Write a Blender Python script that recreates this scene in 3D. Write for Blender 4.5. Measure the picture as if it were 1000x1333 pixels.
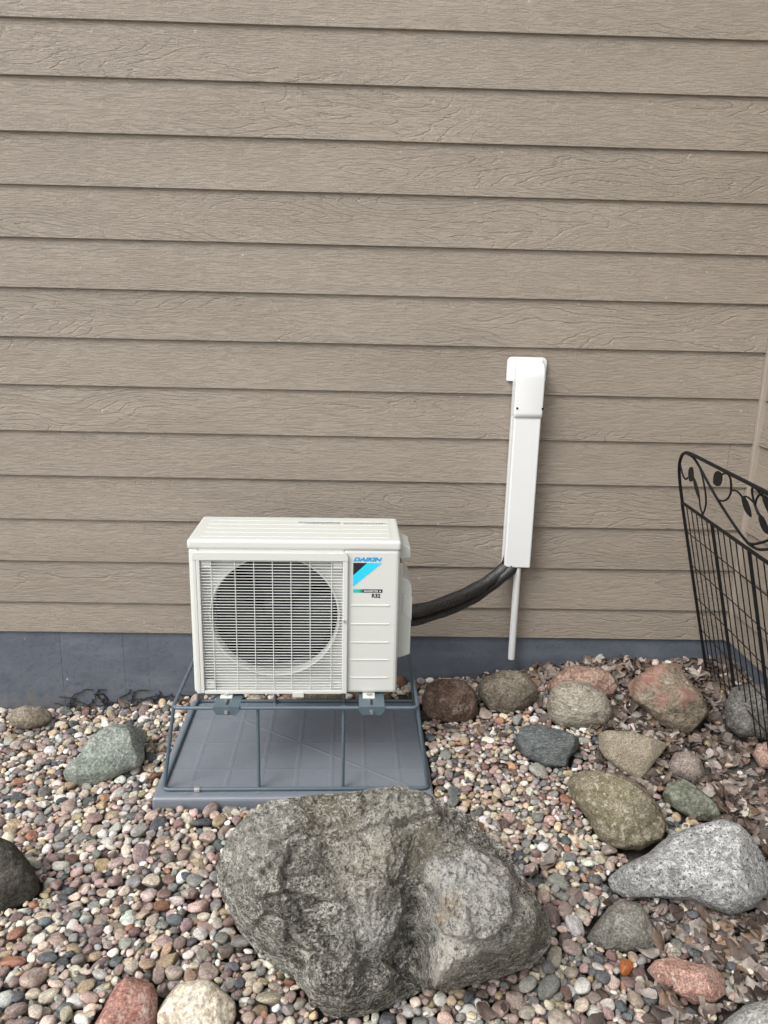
import bpy, bmesh, math, random
import numpy as np
from mathutils import Vector, Matrix

for o in list(bpy.data.objects): bpy.data.objects.remove(o)
SC = bpy.context.scene
COL = SC.collection
R = math.radians
random.seed(7)
RNG = np.random.default_rng(7)

# ------------------------------------------------------------------ camera
CAM_POS = Vector((0.0, -2.9953, 1.60))
PITCH, YAW, ROLL = R(14.745), R(1.435), R(1.306)
fw = Vector((math.sin(YAW)*math.cos(PITCH), math.cos(YAW)*math.cos(PITCH), -math.sin(PITCH)))
rt0 = Vector((math.cos(YAW), -math.sin(YAW), 0)); up0 = rt0.cross(fw)
rt = rt0*math.cos(ROLL) + up0*math.sin(ROLL); up = up0*math.cos(ROLL) - rt0*math.sin(ROLL)
cam = bpy.data.cameras.new('camera'); camo = bpy.data.objects.new('camera', cam); COL.objects.link(camo)
cam.sensor_fit = 'VERTICAL'; cam.sensor_height = 36; cam.lens = 27.03
cam.clip_start = .05; cam.clip_end = 500
camo.matrix_world = Matrix(((rt.x, up.x, -fw.x, CAM_POS.x), (rt.y, up.y, -fw.y, CAM_POS.y), (rt.z, up.z, -fw.z, CAM_POS.z), (0, 0, 0, 1)))
SC.camera = camo

# ------------------------------------------------------------------ world, sun, exposure
SUN_DIR = Vector((-0.52, -0.50, 0.82)).normalized()          # towards the sun
W = bpy.data.worlds.new('World'); SC.world = W; W.use_nodes = True
nt = W.node_tree; nt.nodes.clear()
sky = nt.nodes.new('ShaderNodeTexSky'); sky.sky_type = 'NISHITA'; sky.sun_disc = False
sky.sun_elevation = math.asin(SUN_DIR.z); sky.sun_rotation = math.atan2(SUN_DIR.x, SUN_DIR.y)
sky.dust_density = 3.0; sky.air_density = 1.0
hs = nt.nodes.new('ShaderNodeHueSaturation'); hs.inputs['Saturation'].default_value = .22
bg = nt.nodes.new('ShaderNodeBackground'); bg.inputs['Strength'].default_value = .15
wo = nt.nodes.new('ShaderNodeOutputWorld')
nt.links.new(sky.outputs[0], hs.inputs['Color']); nt.links.new(hs.outputs[0], bg.inputs['Color']); nt.links.new(bg.outputs[0], wo.inputs['Surface'])
sl = bpy.data.lights.new('sun', 'SUN'); sl.energy = 0.85; sl.angle = R(24); sl.color = (1.0, .975, .94)
so = bpy.data.objects.new('sun', sl); COL.objects.link(so)
so.rotation_euler = (-SUN_DIR).to_track_quat('-Z', 'Y').to_euler(); so.location = (-3, -4, 6)
SC.view_settings.view_transform = 'Standard'; SC.view_settings.look = 'None'
SC.view_settings.gamma = 1; SC.view_settings.exposure = 0.9
SC.render.engine = 'CYCLES'
SC.cycles.max_bounces = 6; SC.cycles.diffuse_bounces = 3; SC.cycles.glossy_bounces = 2

# ------------------------------------------------------------------ helpers
def new_mesh(name, verts, faces, smooth=False):
    me = bpy.data.meshes.new(name); me.from_pydata([tuple(map(float, v)) for v in verts], [], faces); me.update()
    if smooth: me.polygons.foreach_set('use_smooth', [True]*len(me.polygons))
    return me
def link(name, me, mat=None, parent=None):
    o = bpy.data.objects.new(name, me); COL.objects.link(o)
    if mat is not None and me is not None and not me.materials: me.materials.append(mat)
    if parent is not None: o.parent = parent
    return o
def tag(o, label=None, cat=None, group=None, kind=None):
    for k, v in (('label', label), ('category', cat), ('group', group), ('kind', kind)):
        if v: o[k] = v
    return o
def thing(name, label, cat, loc=(0, 0, 0), rz=0, group=None):
    o = bpy.data.objects.new(name, None); COL.objects.link(o); o.location = loc; o.rotation_euler = (0, 0, rz)
    o.empty_display_size = .05
    return tag(o, label, cat, group)
def bm_mesh(bm, name, smooth=False):
    me = bpy.data.meshes.new(name); bm.to_mesh(me); bm.free()
    if smooth: me.polygons.foreach_set('use_smooth', [True]*len(me.polygons))
    return me
def add_box(bm, lo, hi, bev=0, seg=2):
    b2 = bmesh.new(); bmesh.ops.create_cube(b2, size=1)
    lo, hi = Vector(lo), Vector(hi)
    for v in b2.verts: v.co = Vector(((lo[i]+hi[i])/2 + v.co[i]*(hi[i]-lo[i])) for i in range(3))
    if bev: bmesh.ops.bevel(b2, geom=b2.edges[:], offset=bev, segments=seg, affect='EDGES', profile=.5)
    me = bpy.data.meshes.new('t'); b2.to_mesh(me); b2.free(); bm.from_mesh(me); bpy.data.meshes.remove(me)
def box(name, lo, hi, mat, parent, bev=0, seg=2):
    bm = bmesh.new(); add_box(bm, lo, hi, bev, seg); return link(name, bm_mesh(bm, name), mat, parent)
def tube_data(pts, r, n=10, closed=False):
    pts = [Vector(p) for p in pts]; N = len(pts); V = []; F = []
    rr = r if hasattr(r, '__len__') else [r]*N
    ref = None
    for i, p in enumerate(pts):
        if closed: t = pts[(i+1) % N] - pts[i-1]
        else: t = pts[min(i+1, N-1)] - pts[max(i-1, 0)]
        t.normalize()
        if ref is None: ref = t.orthogonal().normalized()
        ref = (ref - t*ref.dot(t)).normalized(); b = t.cross(ref)
        for k in range(n):
            a = 2*math.pi*k/n; V.append(p + (ref*math.cos(a) + b*math.sin(a))*rr[i])
    for i in range(N if closed else N-1):
        j = (i+1) % N
        for k in range(n): F.append((i*n+k, i*n+(k+1) % n, j*n+(k+1) % n, j*n+k))
    if not closed:                                                  # caps get their own vertices so the barrel shades cleanly
        b0 = len(V); V += V[:n] + V[(N-1)*n:N*n]
        F.append(tuple(b0+n-1-k for k in range(n))); F.append(tuple(b0+n+k for k in range(n)))
    return V, F
def tube(name, pts, r, mat, parent=None, n=10, closed=False):
    V, F = tube_data(pts, r, n, closed); return link(name, new_mesh(name, V, F, True), mat, parent)
def smooth_path(P, sub=6):
    P = [Vector(p) for p in P]; out = []
    for i in range(len(P)-1):
        a, b, c, d = P[max(i-1, 0)], P[i], P[i+1], P[min(i+2, len(P)-1)]
        for k in range(sub):
            t = k/sub; out.append(.5*((2*b)+(c-a)*t+(2*a-5*b+4*c-d)*t*t+(3*b-a-3*c+d)*t**3))
    return out + [P[-1]]
def prism(name, poly, y0, y1, mat, parent, bev=0):
    """polygon in x,z extruded along y"""
    bm = bmesh.new(); a = [bm.verts.new((x, y0, z)) for x, z in poly]; b = [bm.verts.new((x, y1, z)) for x, z in poly]
    bm.faces.new(a); bm.faces.new(b[::-1]); n = len(poly)
    for i in range(n): bm.faces.new((a[i], b[i], b[(i+1) % n], a[(i+1) % n]))
    bmesh.ops.recalc_face_normals(bm, faces=bm.faces[:])
    if bev: bmesh.ops.bevel(bm, geom=bm.edges[:], offset=bev, segments=2, affect='EDGES', profile=.5)
    return link(name, bm_mesh(bm, name), mat, parent)
def text_obj(name, body, x0, z0, w, h, y, mat, parent, shear=0., bold=0.):
    cu = bpy.data.curves.new('t', 'FONT'); cu.body = body; cu.shear = shear; cu.offset = bold; cu.resolution_u = 4
    to = bpy.data.objects.new('t', cu); COL.objects.link(to)
    dg = bpy.context.evaluated_depsgraph_get(); me = bpy.data.meshes.new_from_object(to.evaluated_get(dg))
    bpy.data.objects.remove(to)
    co = np.array([v.co[:] for v in me.vertices]); mn, mx = co.min(0), co.max(0)
    for v, c in zip(me.vertices, co):
        v.co = (x0 + (c[0]-mn[0])/(mx[0]-mn[0])*w, y, z0 + (c[1]-mn[1])/(mx[1]-mn[1])*h)
    me.materials.clear()
    return link(name, me, mat, parent)
# numpy gradient noise
_PERM = np.random.default_rng(3).permutation(256); _PERM = np.concatenate([_PERM, _PERM, _PERM])
_G = np.random.default_rng(4).normal(size=(256, 3)); _G /= np.linalg.norm(_G, axis=1)[:, None]
def perlin(P):
    P = np.asarray(P, float); I = np.floor(P).astype(int); Fp = P - I; I &= 255
    u = Fp**3*(Fp*(Fp*6-15)+10); res = 0
    for dx in (0, 1):
        for dy in (0, 1):
            for dz in (0, 1):
                h = _PERM[_PERM[_PERM[I[:, 0]+dx]+I[:, 1]+dy]+I[:, 2]+dz]
                d = ((Fp - np.array([dx, dy, dz]))*_G[h]).sum(1)
                w = (u[:, 0] if dx else 1-u[:, 0])*(u[:, 1] if dy else 1-u[:, 1])*(u[:, 2] if dz else 1-u[:, 2])
                res = res + w*d
    return res*1.6
def fbm(P, o=4, g=.5):
    a, s, t = 1., 0., 0.
    for i in range(o): s = s + a*perlin(P*2**i + 17.3*i); t += a; a *= g
    return s/t
def sstep(a, b, x):
    t = np.clip((x-a)/(b-a), 0, 1); return t*t*(3-2*t)

# ------------------------------------------------------------------ materials
class NT:
    def __init__(s, name):
        s.m = bpy.data.materials.new(name); s.m.use_nodes = True; s.t = s.m.node_tree
        s.b = s.t.nodes['Principled BSDF']; s._tc = None
    def n(s, typ, **kw):
        x = s.t.nodes.new('ShaderNode'+typ)
        for k, v in kw.items():
            if k in x.inputs: s.put(x.inputs[k], v)
            else: setattr(x, k, v)
        return x
    def put(s, inp, v):
        if isinstance(v, bpy.types.NodeSocket): s.t.links.new(v, inp)
        elif isinstance(v, bpy.types.Node): s.t.links.new(v.outputs[0], inp)
        else:
            if hasattr(inp.default_value, '__len__') and len(inp.default_value) == 4 and len(v) == 3: v = (*v, 1)
            inp.default_value = v
    @property
    def obj(s):
        if s._tc is None: s._tc = s.n('TexCoord')
        return s._tc.outputs['Object']
    def math(s, op, a, b=0.):
        x = s.n('Math', operation=op); s.put(x.inputs[0], a); s.put(x.inputs[1], b); return x.outputs[0]
    def scale(s, vec, sc, loc=(0, 0, 0), rot=(0, 0, 0)):
        x = s.n('Mapping'); s.put(x.inputs['Vector'], vec); x.inputs['Scale'].default_value = sc
        x.inputs['Location'].default_value = loc; x.inputs['Rotation'].default_value = rot; return x.outputs[0]
    def noise(s, vec, sc, det=3, rough=.55, dist=0.):
        x = s.n('TexNoise'); s.put(x.inputs['Vector'], vec); x.inputs['Scale'].default_value = sc
        x.inputs['Detail'].default_value = det; x.inputs['Roughness'].default_value = rough; x.inputs['Distortion'].default_value = dist
        return x.outputs['Fac']
    def voro(s, vec, sc, feat='F1', out='Distance', rnd=1.):
        x = s.n('TexVoronoi', feature=feat); s.put(x.inputs['Vector'], vec); x.inputs['Scale'].default_value = sc
        x.inputs['Randomness'].default_value = rnd; return x.outputs[out]
    def ramp(s, fac, stops):
        x = s.n('ValToRGB'); s.put(x.inputs['Fac'], fac); e = x.color_ramp.elements
        while len(e) < len(stops): e.new(.5)
        for q, (p, c) in zip(e, stops):
            q.position = p; q.color = (*c, 1) if hasattr(c, '__len__') else (c, c, c, 1)
        return x.outputs['Color']
    def mix(s, fac, a, b, blend='MIX'):
        x = s.n('Mix', data_type='RGBA', blend_type=blend); s.put(x.inputs[0], fac); s.put(x.inputs[6], a); s.put(x.inputs[7], b); return x.outputs[2]
    def bump(s, h, dist=.002, strength=1., nrm=None):
        x = s.n('Bump'); s.put(x.inputs['Height'], h); x.inputs['Distance'].default_value = dist; x.inputs['Strength'].default_value = strength
        if nrm is not None: s.put(x.inputs['Normal'], nrm)
        return x.outputs[0]
    def fin(s, col=None, rough=.6, metal=0., nrm=None, spec=None):
        if col is not None: s.put(s.b.inputs['Base Color'], col)
        s.put(s.b.inputs['Roughness'], rough); s.put(s.b.inputs['Metallic'], metal)
        if nrm is not None: s.put(s.b.inputs['Normal'], nrm)
        if spec is not None: s.b.inputs['Specular IOR Level'].default_value = spec
        return s.m

def mat_plain(name, col, rough=.5, metal=0., var=.06, sc=20, bump=0., spec=None):
    k = NT(name); f = k.noise(k.obj, sc, 4)
    c = k.ramp(f, [(.3, tuple(x*(1-var) for x in col)), (.7, tuple(min(1, x*(1+var)) for x in col))])
    n = k.bump(k.noise(k.obj, sc*12, 3), .0006, bump) if bump else None
    return k.fin(c, rough, metal, n, spec)

def mat_siding():
    k = NT('painted_cedar_grain_siding')
    oi = k.n('ObjectInfo')
    off = k.n('CombineXYZ'); rnd = oi.outputs['Random']
    k.put(off.inputs[0], k.math('MULTIPLY', rnd, 91.)); k.put(off.inputs[1], k.math('MULTIPLY', rnd, 37.)); k.put(off.inputs[2], k.math('MULTIPLY', rnd, 53.))
    add = k.n('VectorMath', operation='ADD'); k.put(add.inputs[0], k.obj); k.put(add.inputs[1], off)
    v = add.outputs[0]
    # cathedral figure: contour lines of a stretched field, only in places
    field = k.noise(k.scale(v, (1.5, 1, 7.5)), 1., 1.0, .4, .2)
    wob = k.noise(k.scale(v, (26, 1, 90)), 1., 2, .6)
    fz = k.math('ADD', k.math('MULTIPLY', field, 36.), k.math('MULTIPLY', wob, 1.3))
    rings = k.math('PINGPONG', fz, 1.)
    line = k.ramp(rings, [(0., 0.), (.10, .35), (.22, 1.), (1., .9)])
    brokn = k.ramp(k.noise(k.scale(v, (16, 1, 60)), 1., 2), [(.34, .35), (.50, 1.)])
    amp = k.math('MULTIPLY', k.ramp(k.math('ADD', k.noise(k.scale(v, (.7, 1, 4.)), 1., 1), k.math('MULTIPLY', k.math('SUBTRACT', k.math('FRACT', k.math('MULTIPLY', rnd, 7.31)), .5), .22)), [(.46, 0.), (.58, 1.)]), brokn)
    # broken fine horizontal grain and faint saw marks
    g1 = k.noise(k.scale(v, (15, 1, 260)), 1., 3, .65, .2)
    g1 = k.ramp(g1, [(.38, 0.), (.49, .85), (1., 1.)])
    g2 = k.noise(k.scale(v, (46, 1, 150)), 1., 4, .7, .3)
    g2 = k.ramp(g2, [(.36, 0.), (.54, 1.)])
    sw = k.ramp(k.noise(k.scale(v, (170, 1, 22)), 1., 2, .6), [(.36, 0.), (.50, 1.)])
    h = k.math('ADD', k.math('ADD', k.math('MULTIPLY', g1, .48), k.math('MULTIPLY', g2, .36)), k.math('MULTIPLY', sw, .16))
    hl = k.math('MULTIPLY', k.math('SUBTRACT', line, 1.), amp)
    h = k.math('ADD', h, k.math('MULTIPLY', hl, 1.15))
    c = k.ramp(k.noise(k.scale(v, (1.2, 1, 5)), 1., 3), [(.3, (.252, .214, .171)), (.7, (.292, .250, .202))])
    c = k.mix(k.math('MULTIPLY', k.math('SUBTRACT', 1., g1), .14), c, (.175, .142, .112))
    c = k.mix(k.math('MULTIPLY', rnd, .10), c, (.27, .235, .20))
    spk = k.ramp(k.noise(v, 42, 1, .3), [(.80, 0.), (.83, 1.)])
    c = k.mix(k.math('MULTIPLY', spk, .35), c, (.62, .58, .52))
    return k.fin(c, .62, nrm=k.bump(h, .0038, .75))

def mat_foundation():
    k = NT('painted_concrete_foundation')
    f = k.noise(k.obj, 7, 5, .6)
    c = k.ramp(f, [(.3, (.078, .091, .113)), (.7, (.108, .122, .147))])
    c = k.mix(k.ramp(k.noise(k.scale(k.obj, (3, 1, 14)), 1., 4), [(.52, 0.), (.70, .8)]), c, (.125, .142, .172))
    c = k.mix(k.ramp(k.noise(k.scale(k.obj, (1, 1, 1), (4, 0, 2)), 60, 4, .7), [(.56, 0.), (.68, .6)]), c, (.05, .058, .074))
    chip = k.ramp(k.voro(k.obj, 17), [(.05, 1.), (.085, 0.)])
    gate = k.ramp(k.noise(k.obj, 9, 2), [(.60, 0.), (.66, 1.)])
    c = k.mix(k.math('MULTIPLY', chip, gate), c, (.55, .54, .52))
    sep = k.n('SeparateXYZ'); k.put(sep.inputs[0], k.obj)
    mud = k.ramp(k.math('SUBTRACT', k.noise(k.scale(k.obj, (1, 1, .6)), 26, 6, .7), k.math('MULTIPLY', sep.outputs[2], 1.1)), [(.50, 0.), (.68, .55)])
    c = k.mix(mud, c, (.16, .145, .125))                              # soil splashed up from the bed
    h = k.math('ADD', k.noise(k.obj, 38, 5, .65), k.math('MULTIPLY', k.noise(k.obj, 6, 3), 1.2))
    return k.fin(c, .48, nrm=k.bump(h, .006, .5))

def mat_rock(name, cols, sc=14., speck=None, spec_sc=150., patch=None, pdir=None, bump=.011, strata=(1, 1, 1), rough=.82, veins=None):
    k = NT(name); v = k.scale(k.obj, strata, rot=(.5, .3, .4))
    n1 = k.noise(v, sc, 7, .68, .6)
    c = k.ramp(n1, [(.30+.4*i/(len(cols)-1), col) for i, col in enumerate(cols)])
    n2 = k.noise(v, sc*9, 5, .7)
    c = k.mix(.9, c, k.ramp(n2, [(.32, .18), (.5, .5), (.68, .86)]), 'OVERLAY')
    n3 = k.noise(k.scale(v, (1, 1, 1.7)), sc*3.1, 6, .7, 1.4)
    c = k.mix(.6, c, k.ramp(n3, [(.36, .2), (.5, .5), (.64, .8)]), 'OVERLAY')
    if patch:
        pc, psc, lo, hi = patch
        pn = k.noise(k.obj, psc, 5, .65, .4)
        if pdir:                                                    # the stone itself changes colour towards one end
            dt = k.n('VectorMath', operation='DOT_PRODUCT'); k.put(dt.inputs[0], k.obj); dt.inputs[1].default_value = pdir
            pn = k.math('ADD', pn, dt.outputs['Value'])
        c = k.mix(k.ramp(k.math('ADD', pn, k.math('MULTIPLY', k.math('SUBTRACT', n2, .5), .35)), [(lo, 0.), (hi, 1.)]), c, pc)
    if veins:
        vc, vsc, amt = veins
        vv = k.noise(k.scale(k.obj, (1, .35, 1.8), rot=(.4, .9, .2)), vsc, 6, .6, 1.2)
        w = k.ramp(k.math('ABSOLUTE', k.math('SUBTRACT', vv, .5)), [(0., 1.), (.035, 0.)])
        c = k.mix(k.math('MULTIPLY', w, amt), c, vc)
    if speck:
        for j, (scol, th) in enumerate(speck):
            s_ = k.noise(k.scale(k.obj, (1, 1, 1), (3.1*j, 1.7*j, 0)), spec_sc*(1+.35*j), 3, .6)
            c = k.mix(k.ramp(s_, [(th, 0.), (th+.05, 1.)]), c, scol)
    h = k.math('ADD', k.noise(v, sc*2.2, 8, .72, .4), k.math('MULTIPLY', k.noise(k.obj, sc*14, 4, .7), .28))
    return k.fin(c, rough, nrm=k.bump(h, bump, .9), spec=.3)

def mat_pebble(name, mode):
    k = NT(name)
    if mode == 'obj': col = k.n('ObjectInfo').outputs['Color']; v = k.obj; sc = 1.
    else:
        a = k.n('Attribute', attribute_name='pebble_color'); col = a.outputs['Color']
        v = k.n('NewGeometry').outputs['Position']
    sc = 1.
    n1 = k.noise(v, 55*sc if mode != 'obj' else 1.1, 5, .65, .8)
    c = k.mix(.7, col, k.ramp(n1, [(.3, .2), (.5, .5), (.7, .82)]), 'OVERLAY')
    n2 = k.noise(v, 420 if mode != 'obj' else 8., 3, .7)
    c = k.mix(.75, c, k.ramp(n2, [(.3, .2), (.5, .5), (.7, .84)]), 'OVERLAY')
    vn = k.noise(k.scale(v, (1, .4, 2.1), rot=(.5, .9, 0)), 30 if mode != 'obj' else .7, 3, .5, .5)
    w = k.ramp(k.math('ABSOLUTE', k.math('SUBTRACT', vn, .5)), [(0., 1.), (.012, 0.)])
    c = k.mix(k.math('MULTIPLY', w, .25), c, (.55, .50, .45))
    return k.fin(c, k.ramp(n1, [(.3, .66), (.7, .85)]), nrm=k.bump(k.noise(v, 130 if mode != 'obj' else 2.6, 5, .7), .003 if mode != 'obj' else .15, .45), spec=.2)

def mat_leaf(name, mode):
    k = NT(name)
    if mode == 'obj': col = k.n('ObjectInfo').outputs['Color']
    else: col = k.n('Attribute', attribute_name='pebble_color').outputs['Color']
    v = k.n('NewGeometry').outputs['Position']
    c = k.mix(.7, col, k.ramp(k.noise(v, 90, 5, .65), [(.3, .25), (.7, .75)]), 'OVERLAY')
    return k.fin(c, .62, nrm=k.bump(k.noise(v, 200, 4), .002, .4))

M = {}
M['siding'] = mat_siding(); M['foundation'] = mat_foundation()
M['trim'] = mat_plain('painted_corner_trim', (.29, .25, .208), .6, sc=6)
M['unit'] = mat_plain('ivory_powder_coat', (.565, .575, .54), .38, var=.012, sc=6, bump=.05)
M['unit2'] = mat_plain('ivory_plastic', (.525, .537, .503), .42, var=.015, sc=6)
M['wire'] = mat_plain('ivory_coated_wire', (.66, .675, .645), .4, var=.01)
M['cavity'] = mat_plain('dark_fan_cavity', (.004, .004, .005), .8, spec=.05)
M['fan'] = mat_plain('dark_grey_fan_plastic', (.012, .013, .020), .24, spec=.4)
M['zinc'] = mat_plain('zinc_plated_steel', (.62, .62, .6), .35, .8, var=.15, sc=60)
M['steel'] = mat_plain('brushed_motor_bracket', (.42, .42, .40), .45, .3, var=.1)
M['frame'] = mat_plain('slate_blue_powder_coat', (.085, .118, .142), .36, var=.05, sc=30)
M['pvc'] = mat_plain('white_pvc', (.66, .672, .665), .32, var=.01, sc=4)
M['black'] = mat_plain('black_enamel', (.007, .007, .008), .5, var=.2, spec=.2)
M['print_blue'] = mat_plain('blue_print', (.0, .27, .66), .4, var=.01)
M['print_cyan'] = mat_plain('cyan_print', (.01, .55, .86), .4, var=.01)
M['print_black'] = mat_plain('black_print', (.008, .008, .01), .4, var=.01)
M['print_white'] = mat_plain('white_print', (.8, .8, .8), .4, var=.01)
M['print_grey'] = mat_plain('grey_print', (.27, .28, .275), .5, var=.15, sc=80)
M['vine'] = mat_plain('dead_vine', (.012, .011, .010), .8, var=.3)
k = NT('teal_to_black_print'); tcg = k.n('TexCoord').outputs['Generated']; sp = k.n('SeparateXYZ'); k.put(sp.inputs[0], tcg)
M['print_strip'] = k.fin(k.ramp(sp.outputs[0], [(0., (.0, .52, .42)), (.2, (.0, .45, .37)), (.36, (.008, .008, .01)), (1., (.008, .008, .01))]), .4)
k = NT('grey_pad_plastic'); nn = k.noise(k.obj, 5, 4)
pcol = k.ramp(nn, [(.3, (.160, .178, .210)), (.7, (.188, .207, .240))])
pcol = k.mix(k.ramp(k.noise(k.scale(k.obj, (1, 1, 1), (3, 1, 0)), 9, 7, .72), [(.50, 0.), (.74, .42)]), pcol, (.25, .255, .26))
pcol = k.mix(k.ramp(k.noise(k.obj, 210, 2, .5), [(.70, 0.), (.76, .6)]), pcol, (.11, .105, .10))
M['pad'] = k.fin(pcol, k.ramp(k.noise(k.obj, 14, 4), [(.3, .30), (.7, .46)]), nrm=k.bump(k.noise(k.obj, 160, 4), .0008, .35))
k = NT('black_pipe_wrap')
wv = k.noise(k.scale(k.obj, (1, 1, 1)), 330, 3, .7)
M['wrap'] = k.fin(k.ramp(wv, [(.4, (.006, .006, .007)), (.60, (.012, .012, .013)), (.70, (.035, .035, .037))]), k.ramp(wv, [(.4, .22), (.7, .40)]), nrm=k.bump(wv, .0016, .8), spec=.8)  # lighter flecks paint fine highlights into the wrap colour
k = NT('dark_soil')
M['soil'] = k.fin(k.ramp(k.noise(k.obj, 30, 6, .7), [(.3, (.06, .05, .042)), (.7, (.13, .11, .095))]), .95, nrm=k.bump(k.noise(k.obj, 60, 6, .7), .02, .8))
M['bounce_paving'] = mat_plain('pale_bounce_paving', (.44, .43, .41), .85, var=.12, sc=6, bump=.3)  # pale ground out of view, added to lighten the upper siding
k = NT('river_gravel_ground')
vd = k.voro(k.obj, 26, 'F1', 'Color'); ve = k.voro(k.obj, 26, 'DISTANCE_TO_EDGE')
sepc = k.n('SeparateColor'); k.put(sepc.inputs[0], vd)
gc = k.ramp(sepc.outputs[0], [(0., (.07, .075, .085)), (.25, (.20, .19, .185)), (.5, (.34, .27, .23)), (.75, (.45, .39, .33)), (1., (.52, .48, .43))])
M['gravel'] = k.fin(k.mix(k.ramp(ve, [(.02, 1.), (.08, 0.)]), gc, (.03, .025, .022)), .8, nrm=k.bump(k.ramp(ve, [(0., 0.), (.3, 1.)]), .02, 1.))

# ------------------------------------------------------------------ ground
_GX = [-3, -1.6, -1.1, -.8, .42, .75, 1.27, 1.5, 3]; _GZ = [-.15, -.11, -.09, -.05, .07, .12, .19, .21, .25]
def ground_z(x, y):
    x = np.asarray(x, float); y = np.asarray(y, float)
    gw = np.interp(x, _GX, _GZ); gf = -.013 + .03*np.clip(x, -3, 3)
    t = np.clip(-y/1.1, 0, 1); t = t*t*(3-2*t)
    lip = .016*np.exp(-((y+.86)/.11)**2)*np.exp(-((x+.23)/.62)**6)     # stones banked against the front of the pad
    return gw*(1-t) + gf*t + lip
def in_bed(x, y, pad=0.):
    """stretch of ground covered with loose pebbles"""
    xl = -1.2 - .75*(y+1.95)/1.95 - pad; xr = np.minimum(1.2 + .75*(y+1.95)/1.95, 1.53) + pad
    return (x > xl) & (x < xr) & (y > -1.95-pad) & (y < .03)
gx = np.concatenate([[-60, -25, -10, -6, -4], np.arange(-3, 3.01, .06), [4, 6, 10, 25, 60]])
gy = np.concatenate([[-60, -25, -10, -6, -4], np.arange(-3, .31, .06), [1, 4, 10, 25, 60]])
GXm, GYm = np.meshgrid(gx, gy)
zz = ground_z(GXm, np.clip(GYm, -3, 0)); zz = zz - .032*in_bed(GXm, GYm) + .006*(perlin(np.stack([GXm.ravel()*5, GYm.ravel()*5, 0*GXm.ravel()], 1)).reshape(GXm.shape))
nx, ny = len(gx), len(gy)
fc = [(j*nx+i, j*nx+i+1, (j+1)*nx+i+1, (j+1)*nx+i) for j in range(ny-1) for i in range(nx-1)]
gme = new_mesh('ground', np.stack([GXm.ravel(), GYm.ravel(), zz.ravel()], 1), fc, True)
gme.materials.append(M['gravel']); gme.materials.append(M['soil']); gme.materials.append(M['bounce_paving'])
for p in gme.polygons:
    c = p.center
    if in_bed(np.array(c.x), np.array(c.y)): p.material_index = 1
    elif c.y < -2.4: p.material_index = 2                          # unseen pale paving, added to bounce light up the wall
tag(link('ground', gme), kind='structure')

# ------------------------------------------------------------------ house walls with lap siding
EXPO = .178; Z0 = 2.5397; ZBOT = .272
rows = [(Z0+EXPO*3-EXPO*i) for i in range(16)] + [ZBOT]          # lower edge of every board
XL, XR = -4.2, 1.535
wall = thing('house_wall', 'taupe wood grain lap siding wall above a blue grey painted foundation', 'house wall', (0, 0, 0))
def board_mesh(L, h, name='siding_board'):
    # slanted plank: lower edge proud, upper edge tucked behind the next board
    th = .0095; prof = [(0., 0.), (.0, .0012), (.0125, h+.028), (.0125+th, h+.028), (th, 0.)]
    prof = [(0.0012, 0.), (0., .0012), (.0125, h+.028), (.0125+th, h+.028), (th+.001, 0.)]
    V = []; F = []
    nseg = 24
    for s in range(nseg+1):
        x = L*s/nseg
        for (y, z) in prof: V.append((x, y, z))
    n = len(prof)
    for s in range(nseg):
        for i in range(n): F.append((s*n+i, s*n+(i+1) % n, (s+1)*n+(i+1) % n, (s+1)*n+i))
    F.append(tuple(range(n))[::-1]); F.append(tuple(nseg*n+i for i in range(n)))
    return new_mesh(name, V, F)
bm_full = board_mesh(XR-XL, EXPO)
for i, z in enumerate(rows):
    last = i == len(rows)-1
    if last: me = board_mesh(XR-XL, rows[-2]-ZBOT)
    elif abs(z-(Z0-EXPO*9)) < .01:                                # this row was pieced out with a short end
        a = link('siding_board', board_mesh(1.447-XL, EXPO), M['siding'], wall); a.location = (XL, 0, z)
        b = link('siding_board', board_mesh(XR-1.4485, EXPO), M['siding'], wall); b.location = (1.4485, .0004, z); continue
    else: me = bm_full
    o = link('siding_board', me, M['siding'], wall); o.location = (XL, .0006*random.uniform(-1, 1), z+random.uniform(-.0012, .0012))
box('wall_sheathing', (XL, .03, .25), (XR+.1, .14, 3.3), M['trim'], wall)
# foundation, poured in lengths with form seams
seams = [XL, -1.275, -1.011, -.909, .93, XR+.06]
for a, b in zip(seams[:-1], seams[1:]):
    gp_ = .0004 if a > -1.2 or a < -2 else .0011
    o = box('foundation', (a+gp_, .0135+random.uniform(-.0006, .0006), -.5), (b-gp_*.4, .13, .283), M['foundation'], wall)
box('seam_filler', (XL, .020, -.5), (XR+.06, .12, .28), M['black'], wall)
# corner trim and the return wall
box('corner_trim', (XR+.001, -.014, .27), (XR+.030, .028, 3.3), M['trim'], wall, .003)
rw = thing('return_wall', 'side wall with lap siding meeting the main wall at the inside corner', 'house wall', (XR+.016, 0, 0))
rlen = 4.4; RTOP = 3.3
rme = board_mesh(rlen, EXPO, 'siding_board')
rme2 = board_mesh(rlen, rows[-2]-ZBOT, 'siding_board')
for i, z in enumerate(rows):
    if z > RTOP: continue
    o = link('siding_board', rme2 if i == len(rows)-1 else rme, M['siding'], rw)
    o.rotation_euler = (0, 0, -math.pi/2); o.location = (0, -.014, z-.004)
box('wall_sheathing', (.03, -.02-rlen, .25), (.14, .0, RTOP), M['trim'], rw)
box('foundation', (.0135, -.02-rlen, -.5), (.13, .0125, .277), M['foundation'], rw)
box('corner_trim', (-.006, -.06-rlen, .26), (.13, -.0155-rlen, RTOP), M['trim'], rw, .003)

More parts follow.
